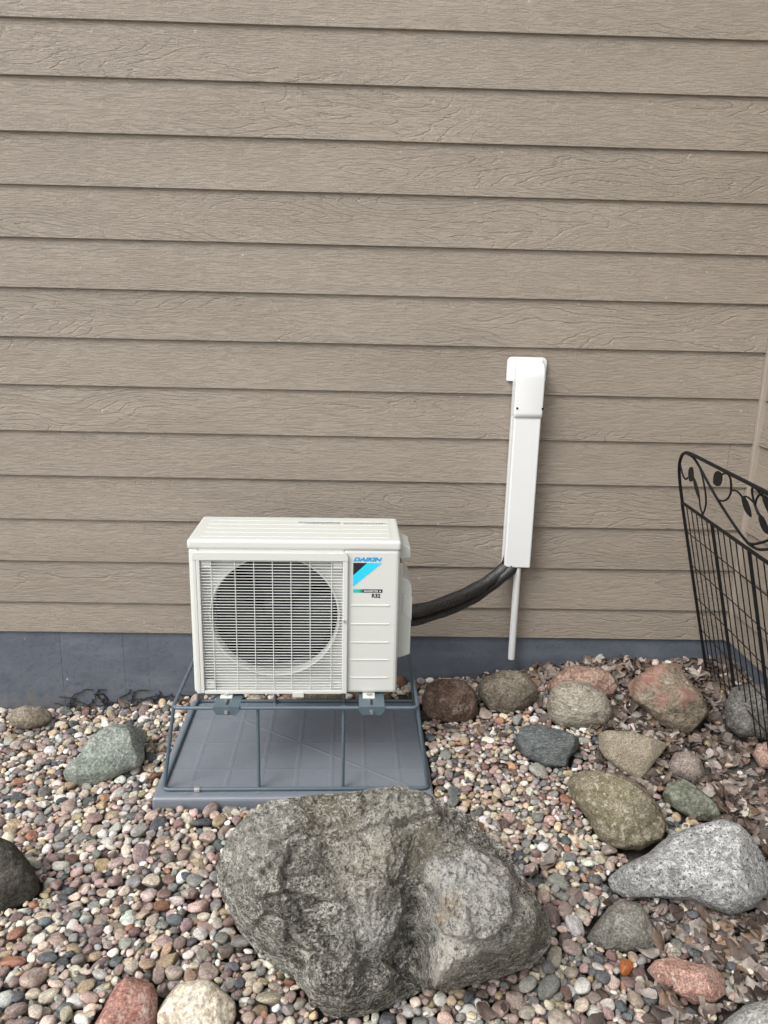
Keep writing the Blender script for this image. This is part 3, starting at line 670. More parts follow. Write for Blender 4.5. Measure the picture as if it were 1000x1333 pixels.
# ------------------------------------------------------------------ rocks
# centre, facing axis of the broad face, outline of the broad face in metres
OUTLINE = {
    'B': ((0.064, -1.383, 0.164), (-0.030, -0.746, 0.665), [(-0.429,0.057),(-0.424,0.097),(-0.405,0.148),(-0.361,0.201),(-0.313,0.231),(-0.213,0.246),(-0.091,0.26),(-0.03,0.271),(0.036,0.28),(0.093,0.267),(0.144,0.245),(0.194,0.222),(0.224,0.204),(0.238,0.177),(0.283,0.16),(0.321,0.12),(0.348,0.08),(0.357,0.054),(0.384,0.02),(0.405,-0.018),(0.415,-0.055),(0.406,-0.084),(0.376,-0.114),(0.347,-0.131),(0.281,-0.153),(0.207,-0.171),(0.142,-0.18),(0.105,-0.178),(0.078,-0.194),(0.005,-0.227),(-0.085,-0.249),(-0.13,-0.247),(-0.15,-0.224),(-0.179,-0.202),(-0.209,-0.171),(-0.258,-0.149),(-0.307,-0.118),(-0.36,-0.07),(-0.39,-0.02),(-0.418,0.013)]),
    'R1': ((0.344, -0.267, 0.117), (-0.110, -0.873, 0.475), [(-0.11,0.004),(-0.092,0.06),(-0.031,0.084),(0.053,0.083),(0.096,0.045),(0.111,-0.035),(0.087,-0.074),(0.006,-0.085),(-0.078,-0.068),(-0.105,-0.036)]),
    'R2': ((0.573, -0.242, 0.146), (-0.181, -0.870, 0.459), [(-0.124,0.004),(-0.089,0.049),(-0.022,0.084),(0.062,0.081),(0.112,0.043),(0.122,-0.011),(0.084,-0.056),(0.004,-0.085),(-0.059,-0.078),(-0.104,-0.035)]),
    'R3': ((0.868, -0.240, 0.178), (-0.270, -0.856, 0.442), [(-0.138,-0.03),(-0.103,0.031),(-0.038,0.073),(0.057,0.08),(0.106,0.062),(0.136,0.018),(0.121,-0.032),(0.017,-0.075),(-0.092,-0.078)]),
    'R4': ((0.827, -0.370, 0.164), (-0.266, -0.846, 0.463), [(-0.123,-0.022),(-0.112,0.04),(-0.057,0.084),(0.022,0.087),(0.09,0.051),(0.124,-0.016),(0.1,-0.059),(0.012,-0.09),(-0.065,-0.095),(-0.107,-0.072)]),
    'R5': ((1.140, -0.419, 0.217), (-0.363, -0.821, 0.441), [(-0.151,0.026),(-0.106,0.075),(-0.047,0.119),(0.019,0.139),(0.05,0.092),(0.117,0.04),(0.144,-0.018),(0.122,-0.061),(0.08,-0.115),(0.038,-0.118),(-0.008,-0.096),(-0.091,-0.042),(-0.133,-0.011)]),
    'R6': ((0.660, -0.560, 0.105), (-0.225, -0.830, 0.510), [(-0.116,-0.013),(-0.094,0.046),(-0.033,0.071),(0.055,0.061),(0.108,0.044),(0.114,0.009),(0.081,-0.032),(0.077,-0.063),(0.005,-0.074),(-0.072,-0.049)]),
    'R7': ((0.939, -0.650, 0.120), (-0.321, -0.801, 0.505), [(-0.121,0.054),(-0.093,0.071),(-0.005,0.083),(0.102,0.069),(0.106,0.052),(0.075,-0.002),(0.037,-0.081),(-0.024,-0.059),(-0.087,-0.024),(-0.113,0.006)]),
    'R8': ((1.121, -0.678, 0.099), (-0.376, -0.778, 0.504), [(-0.062,-0.01),(-0.045,0.037),(0.004,0.055),(0.041,0.034),(0.064,-0.013),(0.04,-0.043),(-0.016,-0.052),(-0.052,-0.043)]),
    'R9': ((1.078, -0.834, 0.079), (-0.378, -0.757, 0.533), [(-0.09,-0.005),(-0.081,0.032),(-0.035,0.059),(0.01,0.045),(0.068,0.01),(0.091,-0.022),(0.075,-0.046),(0.014,-0.06),(-0.043,-0.043),(-0.08,-0.025)]),
    'R10': ((0.803, -0.914, 0.097), (-0.299, -0.774, 0.559), [(-0.16,0.048),(-0.143,0.084),(-0.068,0.108),(0.008,0.105),(0.076,0.077),(0.121,0.044),(0.149,-0.012),(0.141,-0.055),(0.083,-0.099),(0.001,-0.11),(-0.044,-0.092),(-0.082,-0.043),(-0.132,-0.001)]),
    'R11': ((0.927, -1.176, 0.101), (-0.366, -0.718, 0.592), [(-0.206,-0.092),(-0.172,-0.048),(-0.112,0.004),(-0.064,0.067),(0.006,0.117),(0.067,0.149),(0.113,0.148),(0.152,0.121),(0.183,0.084),(0.2,0.043),(0.201,-0.002),(0.172,-0.051),(0.123,-0.085),(0.07,-0.084),(0.024,-0.081),(-0.057,-0.098),(-0.148,-0.127),(-0.193,-0.122)]),
    'R12': ((0.695, -1.328, 0.043), (-0.292, -0.699, 0.653), [(-0.085,-0.052),(-0.069,-0.014),(-0.04,0.037),(-0.007,0.062),(0.038,0.063),(0.063,0.039),(0.09,-0.004),(0.085,-0.034),(0.018,-0.057),(-0.052,-0.069)]),
    'R13': ((0.800, -1.490, 0.036), (-0.346, -0.651, 0.676), [(-0.091,-0.01),(-0.076,0.019),(-0.038,0.039),(0.019,0.045),(0.058,0.051),(0.08,0.035),(0.088,0.004),(0.068,-0.022),(0.024,-0.043),(-0.018,-0.035),(-0.06,-0.027)]),
    'R14': ((0.918, -1.614, 0.040), (-0.403, -0.607, 0.685), [(-0.083,-0.056),(-0.067,-0.02),(-0.038,0.024),(0.008,0.059),(0.05,0.071),(0.082,0.048),(0.076,-0.005),(-0.008,-0.058)]),
    'R15': ((1.449, -0.483, 0.202), (-0.450, -0.780, 0.434), [(-0.108,-0.002),(-0.094,0.068),(-0.026,0.098),(0.067,0.101),(0.102,0.014),(0.048,-0.09),(-0.044,-0.102),(-0.09,-0.076)]),
    'R16': ((1.425, -0.637, 0.124), (-0.456, -0.754, 0.472), [(-0.051,-0.015),(-0.041,0.025),(0.012,0.053),(0.05,0.015),(0.036,-0.038),(-0.017,-0.054)]),
    'L1': ((-1.352, -0.154, -0.036), (0.380, -0.798, 0.467), [(-0.08,0.006),(-0.055,0.043),(-0.011,0.05),(0.046,0.033),(0.078,0.005),(0.079,-0.027),(0.048,-0.047),(-0.02,-0.043),(-0.066,-0.022)]),
    'L2': ((-0.921, -0.521, 0.028), (0.300, -0.805, 0.511), [(-0.144,-0.036),(-0.123,-0.009),(-0.083,0.015),(-0.063,0.053),(-0.016,0.086),(0.03,0.101),(0.093,0.092),(0.141,0.064),(0.15,0.038),(0.131,0.005),(0.132,-0.033),(0.116,-0.062),(0.051,-0.077),(0.006,-0.091),(-0.047,-0.097),(-0.107,-0.083),(-0.14,-0.063)]),
    'L3': ((-0.992, -1.128, 0.026), (0.377, -0.708, 0.597), [(-0.074,0.025),(-0.054,0.089),(-0.019,0.112),(0.019,0.081),(0.052,0.021),(0.07,-0.028),(0.071,-0.063),(0.053,-0.085),(0.012,-0.092),(-0.035,-0.092),(-0.07,-0.059)]),
    'L4': ((-0.541, -1.545, 0.004), (0.243, -0.652, 0.718), [(-0.069,-0.011),(-0.045,0.018),(-0.019,0.054),(0.006,0.067),(0.04,0.053),(0.066,0.038),(0.072,0.009),(0.066,-0.043),(0.046,-0.069),(-0.011,-0.063),(-0.06,-0.04)]),
    'L5': ((-0.375, -1.546, 0.006), (0.171, -0.663, 0.729), [(-0.087,0.033),(-0.074,0.049),(-0.035,0.061),(0.007,0.061),(0.031,0.057),(0.06,0.032),(0.088,0.001),(0.089,-0.026),(0.071,-0.059),(0.012,-0.062),(-0.063,-0.043),(-0.088,-0.008)]),
    'K0': ((-0.449, -0.055, -0.009), (0.133, -0.870, 0.476), [(-0.048,0.007),(-0.015,0.03),(0.023,0.024),(0.048,-0.006),(0.022,-0.029),(-0.036,-0.026)]),
    'K1': ((-0.297, -0.055, -0.010), (0.088, -0.874, 0.478), [(-0.077,0.009),(-0.032,0.032),(0.049,0.036),(0.09,0.009),(0.08,-0.035),(-0.033,-0.037),(-0.09,-0.022)]),
    'K2': ((-0.152, -0.055, 0.016), (0.045, -0.880, 0.474), [(-0.099,-0.001),(-0.074,0.049),(0.016,0.067),(0.088,0.04),(0.107,-0.017),(0.075,-0.067),(-0.047,-0.065),(-0.105,-0.045)]),
    'K3': ((0.035, -0.055, 0.022), (-0.010, -0.881, 0.473), [(-0.099,-0.02),(-0.075,0.05),(0.023,0.07),(0.088,0.04),(0.099,-0.027),(0.057,-0.068),(-0.055,-0.07)]),
    'K4': ((0.206, -0.055, 0.001), (-0.061, -0.877, 0.477), [(-0.068,-0.011),(-0.05,0.031),(0.031,0.05),(0.067,0.027),(0.069,-0.027),(0.018,-0.048),(-0.06,-0.045)]),
}
def poly_radius(poly, th):
    """distance from the origin to the outline along each angle"""
    P = np.array(poly); Q = np.roll(P, -1, 0); d = np.stack([np.cos(th), np.sin(th)], 1); best = np.full(len(th), 1e-3)
    for a, b in zip(P, Q):
        e = b-a; den = d[:, 0]*e[1]-d[:, 1]*e[0]; den = np.where(abs(den) < 1e-9, 1e-9, den)
        t = (a[0]*e[1]-a[1]*e[0])/den; s = (a[0]*d[:, 1]-a[1]*d[:, 0])/den
        ok = (t > 0) & (s >= -1e-6) & (s <= 1+1e-6); best = np.where(ok, np.maximum(best, t), best)
    return best
_ICO = {}
def ico(n):
    if n not in _ICO:
        bm = bmesh.new(); bmesh.ops.create_icosphere(bm, subdivisions=n, radius=1)
        V = np.array([v.co[:] for v in bm.verts]); V /= np.linalg.norm(V, axis=1)[:, None]
        F = np.array([[v.index for v in f.verts] for f in bm.faces]); bm.free(); _ICO[n] = (V, F)
    return _ICO[n]
def fast_mesh(name, V, F, smooth=True):
    me = bpy.data.meshes.new(name); V = np.asarray(V, np.float32); F = np.asarray(F, np.int32)
    me.vertices.add(len(V)); me.vertices.foreach_set('co', V.ravel())
    k_ = F.shape[1]; me.loops.add(F.size); me.loops.foreach_set('vertex_index', F.ravel())
    me.polygons.add(len(F)); me.polygons.foreach_set('loop_start', np.arange(0, F.size, k_, dtype=np.int32))
    me.polygons.foreach_set('use_smooth', np.full(len(F), smooth)); me.update(calc_edges=True); return me
def poly_sd(poly, X, Y):
    """signed distance, positive inside"""
    P = np.array(poly); Q = np.roll(P, -1, 0); dm = np.full(X.shape, 1e9); ins = np.zeros(X.shape, bool)
    for a, b in zip(P, Q):
        e = b-a; t = np.clip(((X-a[0])*e[0]+(Y-a[1])*e[1])/(e@e), 0, 1)
        dm = np.minimum(dm, np.hypot(X-a[0]-t*e[0], Y-a[1]-t*e[1]))
        c = ((a[1] > Y) != (b[1] > Y)) & (X < (b[0]-a[0])*(Y-a[1])/((b[1]-a[1]) if abs(b[1]-a[1]) > 1e-9 else 1e-9)+a[0]); ins ^= c
    return np.where(ins, dm, -dm)
SHORT = dict(B='big boulder', R1='dark brown rock', R2='grey brown lumpy rock', R3='pinkish flat rock', R4='round banded rock', R5='red and olive rock', R6='slate blue rock', R7='sandy triangular rock', R8='small round rock', R9='green wedge rock',
             R10='olive mossy rock', R11='white granite rock', R12='grey triangular rock', R13='pink coarse rock', R14='pale speckled rock', R15='dark rock behind the fence', R16='salmon rock behind the fence',
             L1='tan grooved rock', L2='grey green rock', L3='very dark rock', L4='red rock', L5='cream quartz rock', K0='stones under the unit', K1='stones under the unit', K2='stones under the unit', K3='stones under the unit', K4='stones under the unit')
ROCK_NAME = []; ROCK_TOP = []                                                      # world vertices of every rock, for bedding the pebbles
def make_rock(key, name, label, mat, tf=.5, tb=.8, e=2.4, facets=6, fcut=.93, nz=.06, n=6, seed=1, shape=None, group=None, blur=5):
    cen, nrm, poly = OUTLINE[key]; cen = np.array(cen); Nn = np.array(nrm); Nn /= np.linalg.norm(Nn)
    X = np.cross([0, 0, 1], Nn); X /= np.linalg.norm(X); Vv = np.cross(Nn, X)
    D, F = ico(n); size = np.ptp(np.array(poly), axis=0); m = size.min()
    th = np.arctan2(D[:, 1], D[:, 0]); tab = np.linspace(-math.pi, math.pi, 721)[:-1]; rr = poly_radius(poly, tab)
    ker = np.hanning(blur*2+1); ker /= ker.sum(); rr = np.convolve(np.concatenate([rr[-blur:], rr, rr[:blur]]), ker, 'valid')
    Rr = np.interp(th, np.append(tab, math.pi), np.append(rr, rr[0]))
    rho = np.hypot(D[:, 0], D[:, 1]); t = np.where(D[:, 2] > 0, tf*m, tb*m)
    r = 1/((rho/Rr)**e + (abs(D[:, 2])/t)**e)**(1/e)
    P = D*r[:, None]
    rg = np.random.default_rng(seed)
    for _ in range(facets):                                         # broken faces towards the viewer side
        q = rg.normal(size=3); q[2] = abs(q[2])*1.1+.35; q /= np.linalg.norm(q)
        s = P@q; c = s.max()*rg.uniform(fcut-.08, fcut+.05); over = np.maximum(s-c, 0)
        P = P-np.outer(over*.85, q)
    if shape is not None: P = shape(P, D)
    un = P/np.linalg.norm(P, axis=1)[:, None]; sc = 1/m
    d = fbm(P*sc*1.6+seed*9.1, 5, .55)*nz*m + (1-abs(fbm(P*sc*3.1+seed*5.3, 4, .5))*2)*nz*.22*m
    d = d + fbm(P*sc*8+seed*3.3, 4, .6)*nz*.30*m
    P = P+un*d[:, None]*(.35+.65*np.clip(abs(D[:, 2])*2, 0, 1))[:, None]
    Wd = P[:, :1]*X+P[:, 1:2]*Vv+P[:, 2:]*Nn
    me = fast_mesh(name, Wd, F); me.materials.append(mat)
    o = bpy.data.objects.new(name, me); COL.objects.link(o); o.location = cen
    tag(o, label, 'rock', group); ROCK_TOP.append(Wd+cen); ROCK_NAME.append(SHORT[key]); return o

G = dict
mg = mat_rock
# the big boulder: four swellings with a deep furrow between them
def zz_(P): return [((x-501)*.000967, (368-y)*.00087) for x, y in P]
RELIEF = [(150, 250, .13), (200, 170, .10), (230, 330, .18), (150, 380, .12), (280, 420, .18), (300, 260, .16), (220, 450, .11), (330, 150, .06), (270, 110, .045), (400, 110, .05), (110, 300, .08), (370, 200, .085),
          (440, 230, .14), (450, 300, .17), (500, 320, .19), (470, 160, .13), (520, 150, .14), (545, 95, .075), (620, 130, .085), (690, 165, .075), (520, 240, .15),
          (560, 270, .10), (580, 340, .07), (575, 420, .055), (585, 500, .015), (545, 560, .015), (600, 215, .10), (592, 455, .03), (600, 380, .08),
          (640, 255, .165), (720, 240, .14), (645, 330, .225), (630, 400, .275), (700, 340, .245), (780, 310, .20), (850, 350, .15), (760, 420, .265), (680, 450, .285), (632, 500, .285), (850, 440, .17), (720, 525, .13), (800, 500, .12), (900, 420, .09), (622, 545, .21), (660, 555, .09), (820, 400, .215),
          (480, 420, .15), (430, 380, .155), (500, 480, .11), (400, 445, .145), (350, 380, .165), (540, 440, .10), (460, 520, .12),
          (330, 520, .12), (360, 500, .20), (430, 496, .195), (360, 560, .195), (420, 585, .165), (500, 560, .14), (330, 595, .12), (295, 545, .06), (480, 615, .06), (400, 635, .055), (375, 474, .125), (345, 480, .13), (310, 480, .12), (440, 470, .125)]
LEDGES = [([(606, 560), (606, 490), (632, 430), (640, 390), (622, 345), (590, 310), (610, 255)][::-1], .034), ([(590, 560), (500, 515), (420, 490), (330, 500), (300, 530)], .030),
          ([(290, 470), (320, 520), (330, 600)], .020), ([(265, 430), (270, 370), (250, 300), (265, 240)], .016), ([(360, 362), (270, 345), (215, 360)][::-1], .018), ([(190, 430), (220, 400), (270, 420), (310, 475)], .022),
          ([(530, 440), (555, 380), (540, 330), (480, 315)], .028), ([(440, 75), (400, 150), (335, 190), (310, 140), (250, 105)], .022), ([(420, 190), (470, 170), (560, 150), (640, 120)], .016),
          ([(790, 250), (720, 222), (610, 252)], .026), ([(630, 430), (690, 450), (745, 430), (785, 395), (795, 350)], .026), ([(780, 410), (850, 425), (890, 380)], .018), ([(700, 480), (800, 470), (880, 440)], .020),
          ([(100, 200), (170, 190), (240, 220), (300, 190)], .012), ([(120, 330), (180, 320), (230, 270)], .012), ([(440, 380), (470, 440), (450, 490)], .018), ([(690, 110), (740, 165), (800, 190), (850, 260)], .020)]
def boulder_shape(P, D):
    X = P[:, 0].copy(); Y = P[:, 1].copy(); front = D[:, 2] > 0
    C_ = np.array([(*zz_([(x, y)])[0], h) for x, y, h in RELIEF] + [(x, y, 0.) for x, y in OUTLINE['B'][2]] + [(x*1.12, y*1.12, -.06) for x, y in OUTLINE['B'][2][::3]])
    K = np.hypot(C_[:, None, 0]-C_[None, :, 0], C_[:, None, 1]-C_[None, :, 1]); lam = np.linalg.solve(K+1e-5*np.eye(len(C_)), C_[:, 2])
    wx = .012*fbm(np.stack([X*12, Y*12, X*0+3], 1), 4); wy = .012*fbm(np.stack([X*12, Y*12, X*0+8], 1), 4)
    h = np.zeros(len(P))
    for (cx, cy, _), l in zip(C_, lam): h += l*np.hypot(X+wx-cx, Y+wy-cy)
    qx, qy = X+wx*1.4, Y+wy*1.4
    for line, A_ in LEDGES:                                           # broken steps: raised on the left of each line
        L_ = np.array(zz_(line)); dm = np.full(len(P), 1e9); sg = np.zeros(len(P))
        for a_, b_ in zip(L_[:-1], L_[1:]):
            e_ = b_-a_; t_ = np.clip(((qx-a_[0])*e_[0]+(qy-a_[1])*e_[1])/(e_@e_), 0, 1); ddx, ddy = qx-a_[0]-t_*e_[0], qy-a_[1]-t_*e_[1]
            d_ = np.hypot(ddx, ddy); cr = (e_[0]*ddy-e_[1]*ddx)/np.linalg.norm(e_); m_ = d_ < dm; dm[m_] = d_[m_]; sg[m_] = cr[m_]
        h += A_*np.clip(sg/.005, -1, 1)*np.exp(-dm/.032)*.85
    w = sstep(.0, .22, D[:, 2]); P = P.copy(); P[:, 2] = np.where(front, P[:, 2]*(1-w)*.6+np.maximum(h, 0)*w+.0, P[:, 2])
    f = fbm(P*9+2.2, 4, .5)*4; led = (np.floor(f)+sstep(.55, 1., f-np.floor(f)))/4          # small broken ledges
    f2 = fbm(P*24+7.2, 3, .5)*4; led2 = (np.floor(f2)+sstep(.5, 1., f2-np.floor(f2)))/4
    P[:, 2] += w*(.030*led+.018*led2); P[:, 1] += w*(.018*led+.011*led2)
    q = np.stack([X+.35*Y, Y-.5*X, P[:, 2]*.8], 1); wv = fbm(q*6, 4, .55)
    rid2 = 1-abs(perlin(np.stack([q[:, 0]*40+wv*8, q[:, 1]*105+wv*20, q[:, 2]*60], 1)))*2
    med = fbm(P*26+4, 5, .66); fine = fbm(P*85, 4, .7)
    P[:, 2] += w*(.0036*rid2 + .011*med + .007*fine); P[:, 1] += w*0.003*fbm(P*40+3, 4, .7); P[:, 0] += w*0.003*fbm(P*40+9, 4, .7)
    return P
k = NT('lichen_crusted_gneiss')
rotc = k.scale(k.obj, (1, 1, 2.4), rot=(.5, .35, .6))
lay = k.noise(rotc, 8, 8, .70, 1.6)
c = k.ramp(lay, [(.36, (.098, .093, .078)), (.46, (.182, .173, .147)), (.55, (.275, .263, .228)), (.66, (.40, .384, .34))])
fn = k.noise(rotc, 62, 7, .80, .3); gn = k.noise(k.obj, 200, 3, .75)
c = k.mix(.95, c, k.ramp(fn, [(.38, .12), (.5, .5), (.60, .92)]), 'OVERLAY')
c = k.mix(.9, c, k.ramp(gn, [(.38, .10), (.5, .5), (.62, .94)]), 'OVERLAY')
_n = Vector(OUTLINE['B'][1]).normalized(); _x = Vector((0, 0, 1)).cross(_n).normalized(); _v = _n.cross(_x)
brk = k.ramp(k.math('ADD', k.math('MULTIPLY', k.noise(rotc, 38, 6, .75, .8), .6), k.math('MULTIPLY', gn, .4)), [(.41, 0.), (.53, 1.)])
def spot(zx, zy, h, rad, colr, amt):
    global c
    u_, v_ = zz_([(zx, zy)])[0]; pos = _x*u_+_v*v_+_n*h
    dd = k.n('VectorMath', operation='DISTANCE'); k.put(dd.inputs[0], k.obj); dd.inputs[1].default_value = pos
    f = k.math('ADD', k.math('MULTIPLY', k.math('DIVIDE', dd.outputs['Value'], rad), .5), k.math('ADD', k.math('MULTIPLY', k.math('SUBTRACT', fn, .5), 1.1), k.math('MULTIPLY', k.math('SUBTRACT', lay, .5), 1.2)))
    c = k.mix(k.math('MULTIPLY', k.math('MULTIPLY', k.ramp(f, [(.15, 1.), (.60, 0.)]), brk), amt), c, colr)
spot(460, 270, .17, .085, (.52, .47, .39), .9); spot(640, 480, .27, .085, (.62, .58, .50), 1.); spot(700, 320, .23, .15, (.56, .55, .52), .9)
spot(520, 110, .12, .11, (.52, .50, .43), .8); spot(640, 380, .25, .045, (.46, .31, .17), .7); spot(350, 130, .06, .10, (.25, .215, .15), .8)
spot(470, 430, .15, .08, (.48, .475, .455), .7); spot(160, 200, .12, .13, (.40, .385, .34), .7); spot(600, 220, .1, .08, (.20, .175, .125), .8); spot(860, 470, .15, .10, (.17, .165, .10), .7)
flk = k.ramp(k.math('ADD', k.noise(rotc, 48, 6, .75, 1.2), k.math('MULTIPLY', k.math('SUBTRACT', lay, .5), .35)), [(.545, 0.), (.59, 1.)])
c = k.mix(k.math('MULTIPLY', flk, .92), c, (.60, .58, .52))
pit = k.ramp(k.noise(k.scale(k.obj, (1, 1, 1), (2, 5, 1)), 62, 5, .72), [(.34, 1.), (.40, 0.)]); c = k.mix(k.math('MULTIPLY', pit, .7), c, (.06, .056, .048))
hh = k.math('ADD', k.math('MULTIPLY', fn, 1.), k.math('MULTIPLY', gn, .45))
M['boulder'] = k.fin(c, .88, nrm=k.bump(hh, .012, 1.), spec=.2)
make_rock('B', 'boulder', 'huge rugged grey boulder with lichen crust standing in front of the plastic pad', M['boulder'], tf=.30, tb=.62, e=2.2, facets=0, nz=.004, n=8, seed=3, shape=boulder_shape, blur=3)

RK = [
 ('R1', 'dark reddish brown rounded rock beside the pad and foundation', mg('brown_rock', [(.055, .035, .026), (.12, .078, .058), (.20, .145, .115)], 12, patch=((.30, .23, .19), 9, .56, .7)), G(e=2.6, facets=3, nz=.05, seed=11)),
 ('R2', 'grey brown lumpy rock against the foundation below the drain pipe', mg('greybrown_rock', [(.085, .07, .052), (.17, .145, .11), (.24, .21, .165)], 14), G(e=2.2, facets=5, nz=.09, seed=12)),
 ('R3', 'pinkish flat rock leaning behind the banded round rock', mg('pinkish_rock', [(.15, .10, .075), (.28, .18, .14), (.33, .27, .21)], 11), G(e=2.4, facets=6, seed=13)),
 ('R4', 'round tan grey rock with pale bands in front of pinkish rock', mg('banded_rock', [(.14, .115, .085), (.25, .225, .18), (.33, .30, .25)], 10, veins=((.42, .39, .33), 9, .5), strata=(1, 1, 2.2)), G(e=2.2, facets=2, nz=.05, seed=14)),
 ('R5', 'large angular rock with red top and olive brown sides', mg('red_olive_rock', [(.085, .068, .048), (.155, .128, .092), (.24, .205, .155)], 13, patch=((.235, .125, .098), 11, .53, .68), pdir=(-.9, .2, 1.1), veins=((.42, .36, .28), 14, .35)), G(e=3.2, facets=7, fcut=.86, nz=.06, seed=28)),
 ('R6', 'dark slate blue flat topped rock between pebbles and tan slab', mg('slate_rock', [(.055, .062, .062), (.105, .115, .113), (.15, .16, .155)], 12, strata=(1, 1, 2.5)), G(e=3.4, facets=5, fcut=.85, nz=.05, seed=16)),
 ('R7', 'flat sandy tan triangular rock ringed by dead leaves', mg('sandstone', [(.22, .185, .13), (.29, .25, .185), (.34, .30, .235)], 30, speck=[((.14, .115, .08), .62), ((.45, .41, .34), .64)], spec_sc=170), G(e=3.6, facets=2, fcut=.8, nz=.025, tf=.32, seed=17)),
 ('R8', 'small pinkish grey round rock among the dead leaves', mg('pinkgrey_rock', [(.17, .135, .115), (.26, .215, .185), (.33, .285, .25)], 22, speck=[((.13, .10, .085), .6), ((.42, .38, .34), .62)]), G(e=2.2, facets=3, nz=.06, n=5, seed=18)),
 ('R9', 'smooth green wedge shaped rock next to white granite', mg('green_rock', [(.10, .108, .08), (.16, .170, .13), (.22, .222, .178)], 10), G(e=2.8, facets=5, fcut=.86, nz=.04, seed=19)),
 ('R10', 'big olive mossy rough rock next to the pale sandy rock', mg('mossy_rock', [(.10, .085, .045), (.20, .175, .115), (.33, .295, .225)], 26, patch=((.075, .07, .03), 8, .56, .68), speck=[((.40, .365, .28), .57)], spec_sc=70, bump=.010), G(e=2.5, facets=5, nz=.075, seed=20)),
 ('R11', 'large white granite rock with black speckles in dead leaves', mg('granite', [(.22, .22, .215), (.295, .295, .287), (.37, .365, .355)], 8, speck=[((.055, .058, .062), .565), ((.16, .165, .17), .55), ((.52, .515, .50), .62)], spec_sc=125, bump=.003), G(e=2.8, facets=5, fcut=.88, nz=.04, seed=21)),
 ('R12', 'half buried grey triangular rock between boulder and granite', mg('grey_rock', [(.105, .10, .085), (.18, .172, .15), (.25, .24, .205)], 18, speck=[((.33, .32, .28), .62)]), G(e=2.2, facets=5, nz=.06, seed=22)),
 ('R13', 'pink coarse angular rock in the pebbles and leaves', mg('pink_granite', [(.27, .145, .11), (.38, .225, .18), (.45, .32, .26)], 22, speck=[((.56, .46, .40), .6), ((.22, .13, .10), .63)], spec_sc=110), G(e=3.0, facets=6, fcut=.86, nz=.06, seed=23)),
 ('R14', 'pale speckled grey rock lying in leaves beyond the pink rock', mg('pale_grey_rock', [(.21, .21, .19), (.31, .31, .285), (.40, .395, .365)], 16, speck=[((.15, .15, .14), .62)]), G(e=2.4, facets=4, nz=.05, seed=24)),
 ('R15', 'large dark grey rock behind the leaning fence wires', mg('charcoal_rock', [(.075, .07, .062), (.13, .125, .112), (.19, .18, .16)], 14, speck=[((.30, .28, .25), .66)]), G(e=2.6, facets=5, nz=.06, seed=25)),
 ('R16', 'small salmon pink rock behind the leaning fence wires', mg('salmon_rock', [(.25, .155, .125), (.36, .24, .195), (.42, .32, .27)], 18), G(e=2.6, facets=4, nz=.05, n=5, seed=26)),
 ('L1', 'small tan grooved rock against the foundation by the creeper', mg('tan_rock', [(.13, .105, .075), (.25, .215, .165), (.34, .30, .24)], 20, strata=(1, 2.5, 1)), G(e=2.5, facets=4, nz=.08, n=5, seed=31)),
 ('L2', 'grey green flat angular rock on the pebbles near the stand', mg('greenstone', [(.155, .18, .15), (.235, .26, .225), (.31, .33, .29)], 13, speck=[((.12, .14, .115), .64)], veins=((.14, .155, .13), 8, .3)), G(e=3.6, facets=5, fcut=.86, nz=.035, tf=.42, seed=32)),
 ('L3', 'very dark smooth rounded rock partly in view on the pebbles', mg('basalt', [(.028, .026, .020), (.055, .05, .04), (.10, .095, .08)], 12, speck=[((.17, .165, .14), .68)], spec_sc=60), G(e=2.3, facets=2, nz=.04, seed=33)),
 ('L4', 'red rock with white crust beside the cream white rock', mg('red_rock', [(.25, .115, .088), (.33, .17, .135), (.42, .27, .225)], 16, patch=((.56, .45, .40), 16, .55, .66)), G(e=3.4, facets=4, fcut=.87, nz=.04, seed=34)),
 ('L5', 'cream white quartz rock with ochre stains beside the red rock', mg('quartz', [(.44, .37, .27), (.56, .50, .40), (.63, .585, .50)], 8, patch=((.50, .37, .21), 9, .60, .72)), G(e=2.8, facets=6, fcut=.87, nz=.04, seed=35)),
 ('K0', 'little cream stone between pad and foundation under the unit', mg('cream_stone', [(.32, .26, .19), (.45, .38, .29), (.52, .46, .37)], 16), G(e=2.3, facets=2, n=5, tf=.6, tb=.5, seed=41)),
 ('K1', 'pinkish speckled stone between pad and foundation under the unit', mg('speckled_pink_stone', [(.20, .13, .10), (.33, .24, .19), (.42, .34, .28)], 24), G(e=2.6, facets=3, n=5, tf=.4, tb=.4, seed=42)),
 ('K2', 'large olive grey stone between pad and foundation under the unit', mg('olive_stone', [(.10, .085, .06), (.165, .145, .11), (.23, .205, .16)], 18), G(e=2.8, facets=4, n=5, tf=.3, tb=.3, seed=43)),
 ('K3', 'rusty brown stone between pad and foundation under the unit', mg('rusty_stone', [(.10, .065, .04), (.17, .115, .075), (.26, .20, .145)], 20), G(e=2.6, facets=4, n=5, tf=.3, tb=.3, seed=44)),
 ('K4', 'mossy grey stone between pad and foundation beside the stand leg', mg('mossy_stone', [(.075, .07, .05), (.13, .125, .09), (.19, .18, .14)], 18), G(e=2.6, facets=3, n=5, tf=.35, tb=.35, seed=45)),
]
for key, lab, mat, kw in RK: make_rock(key, 'rock', lab, mat, **kw)

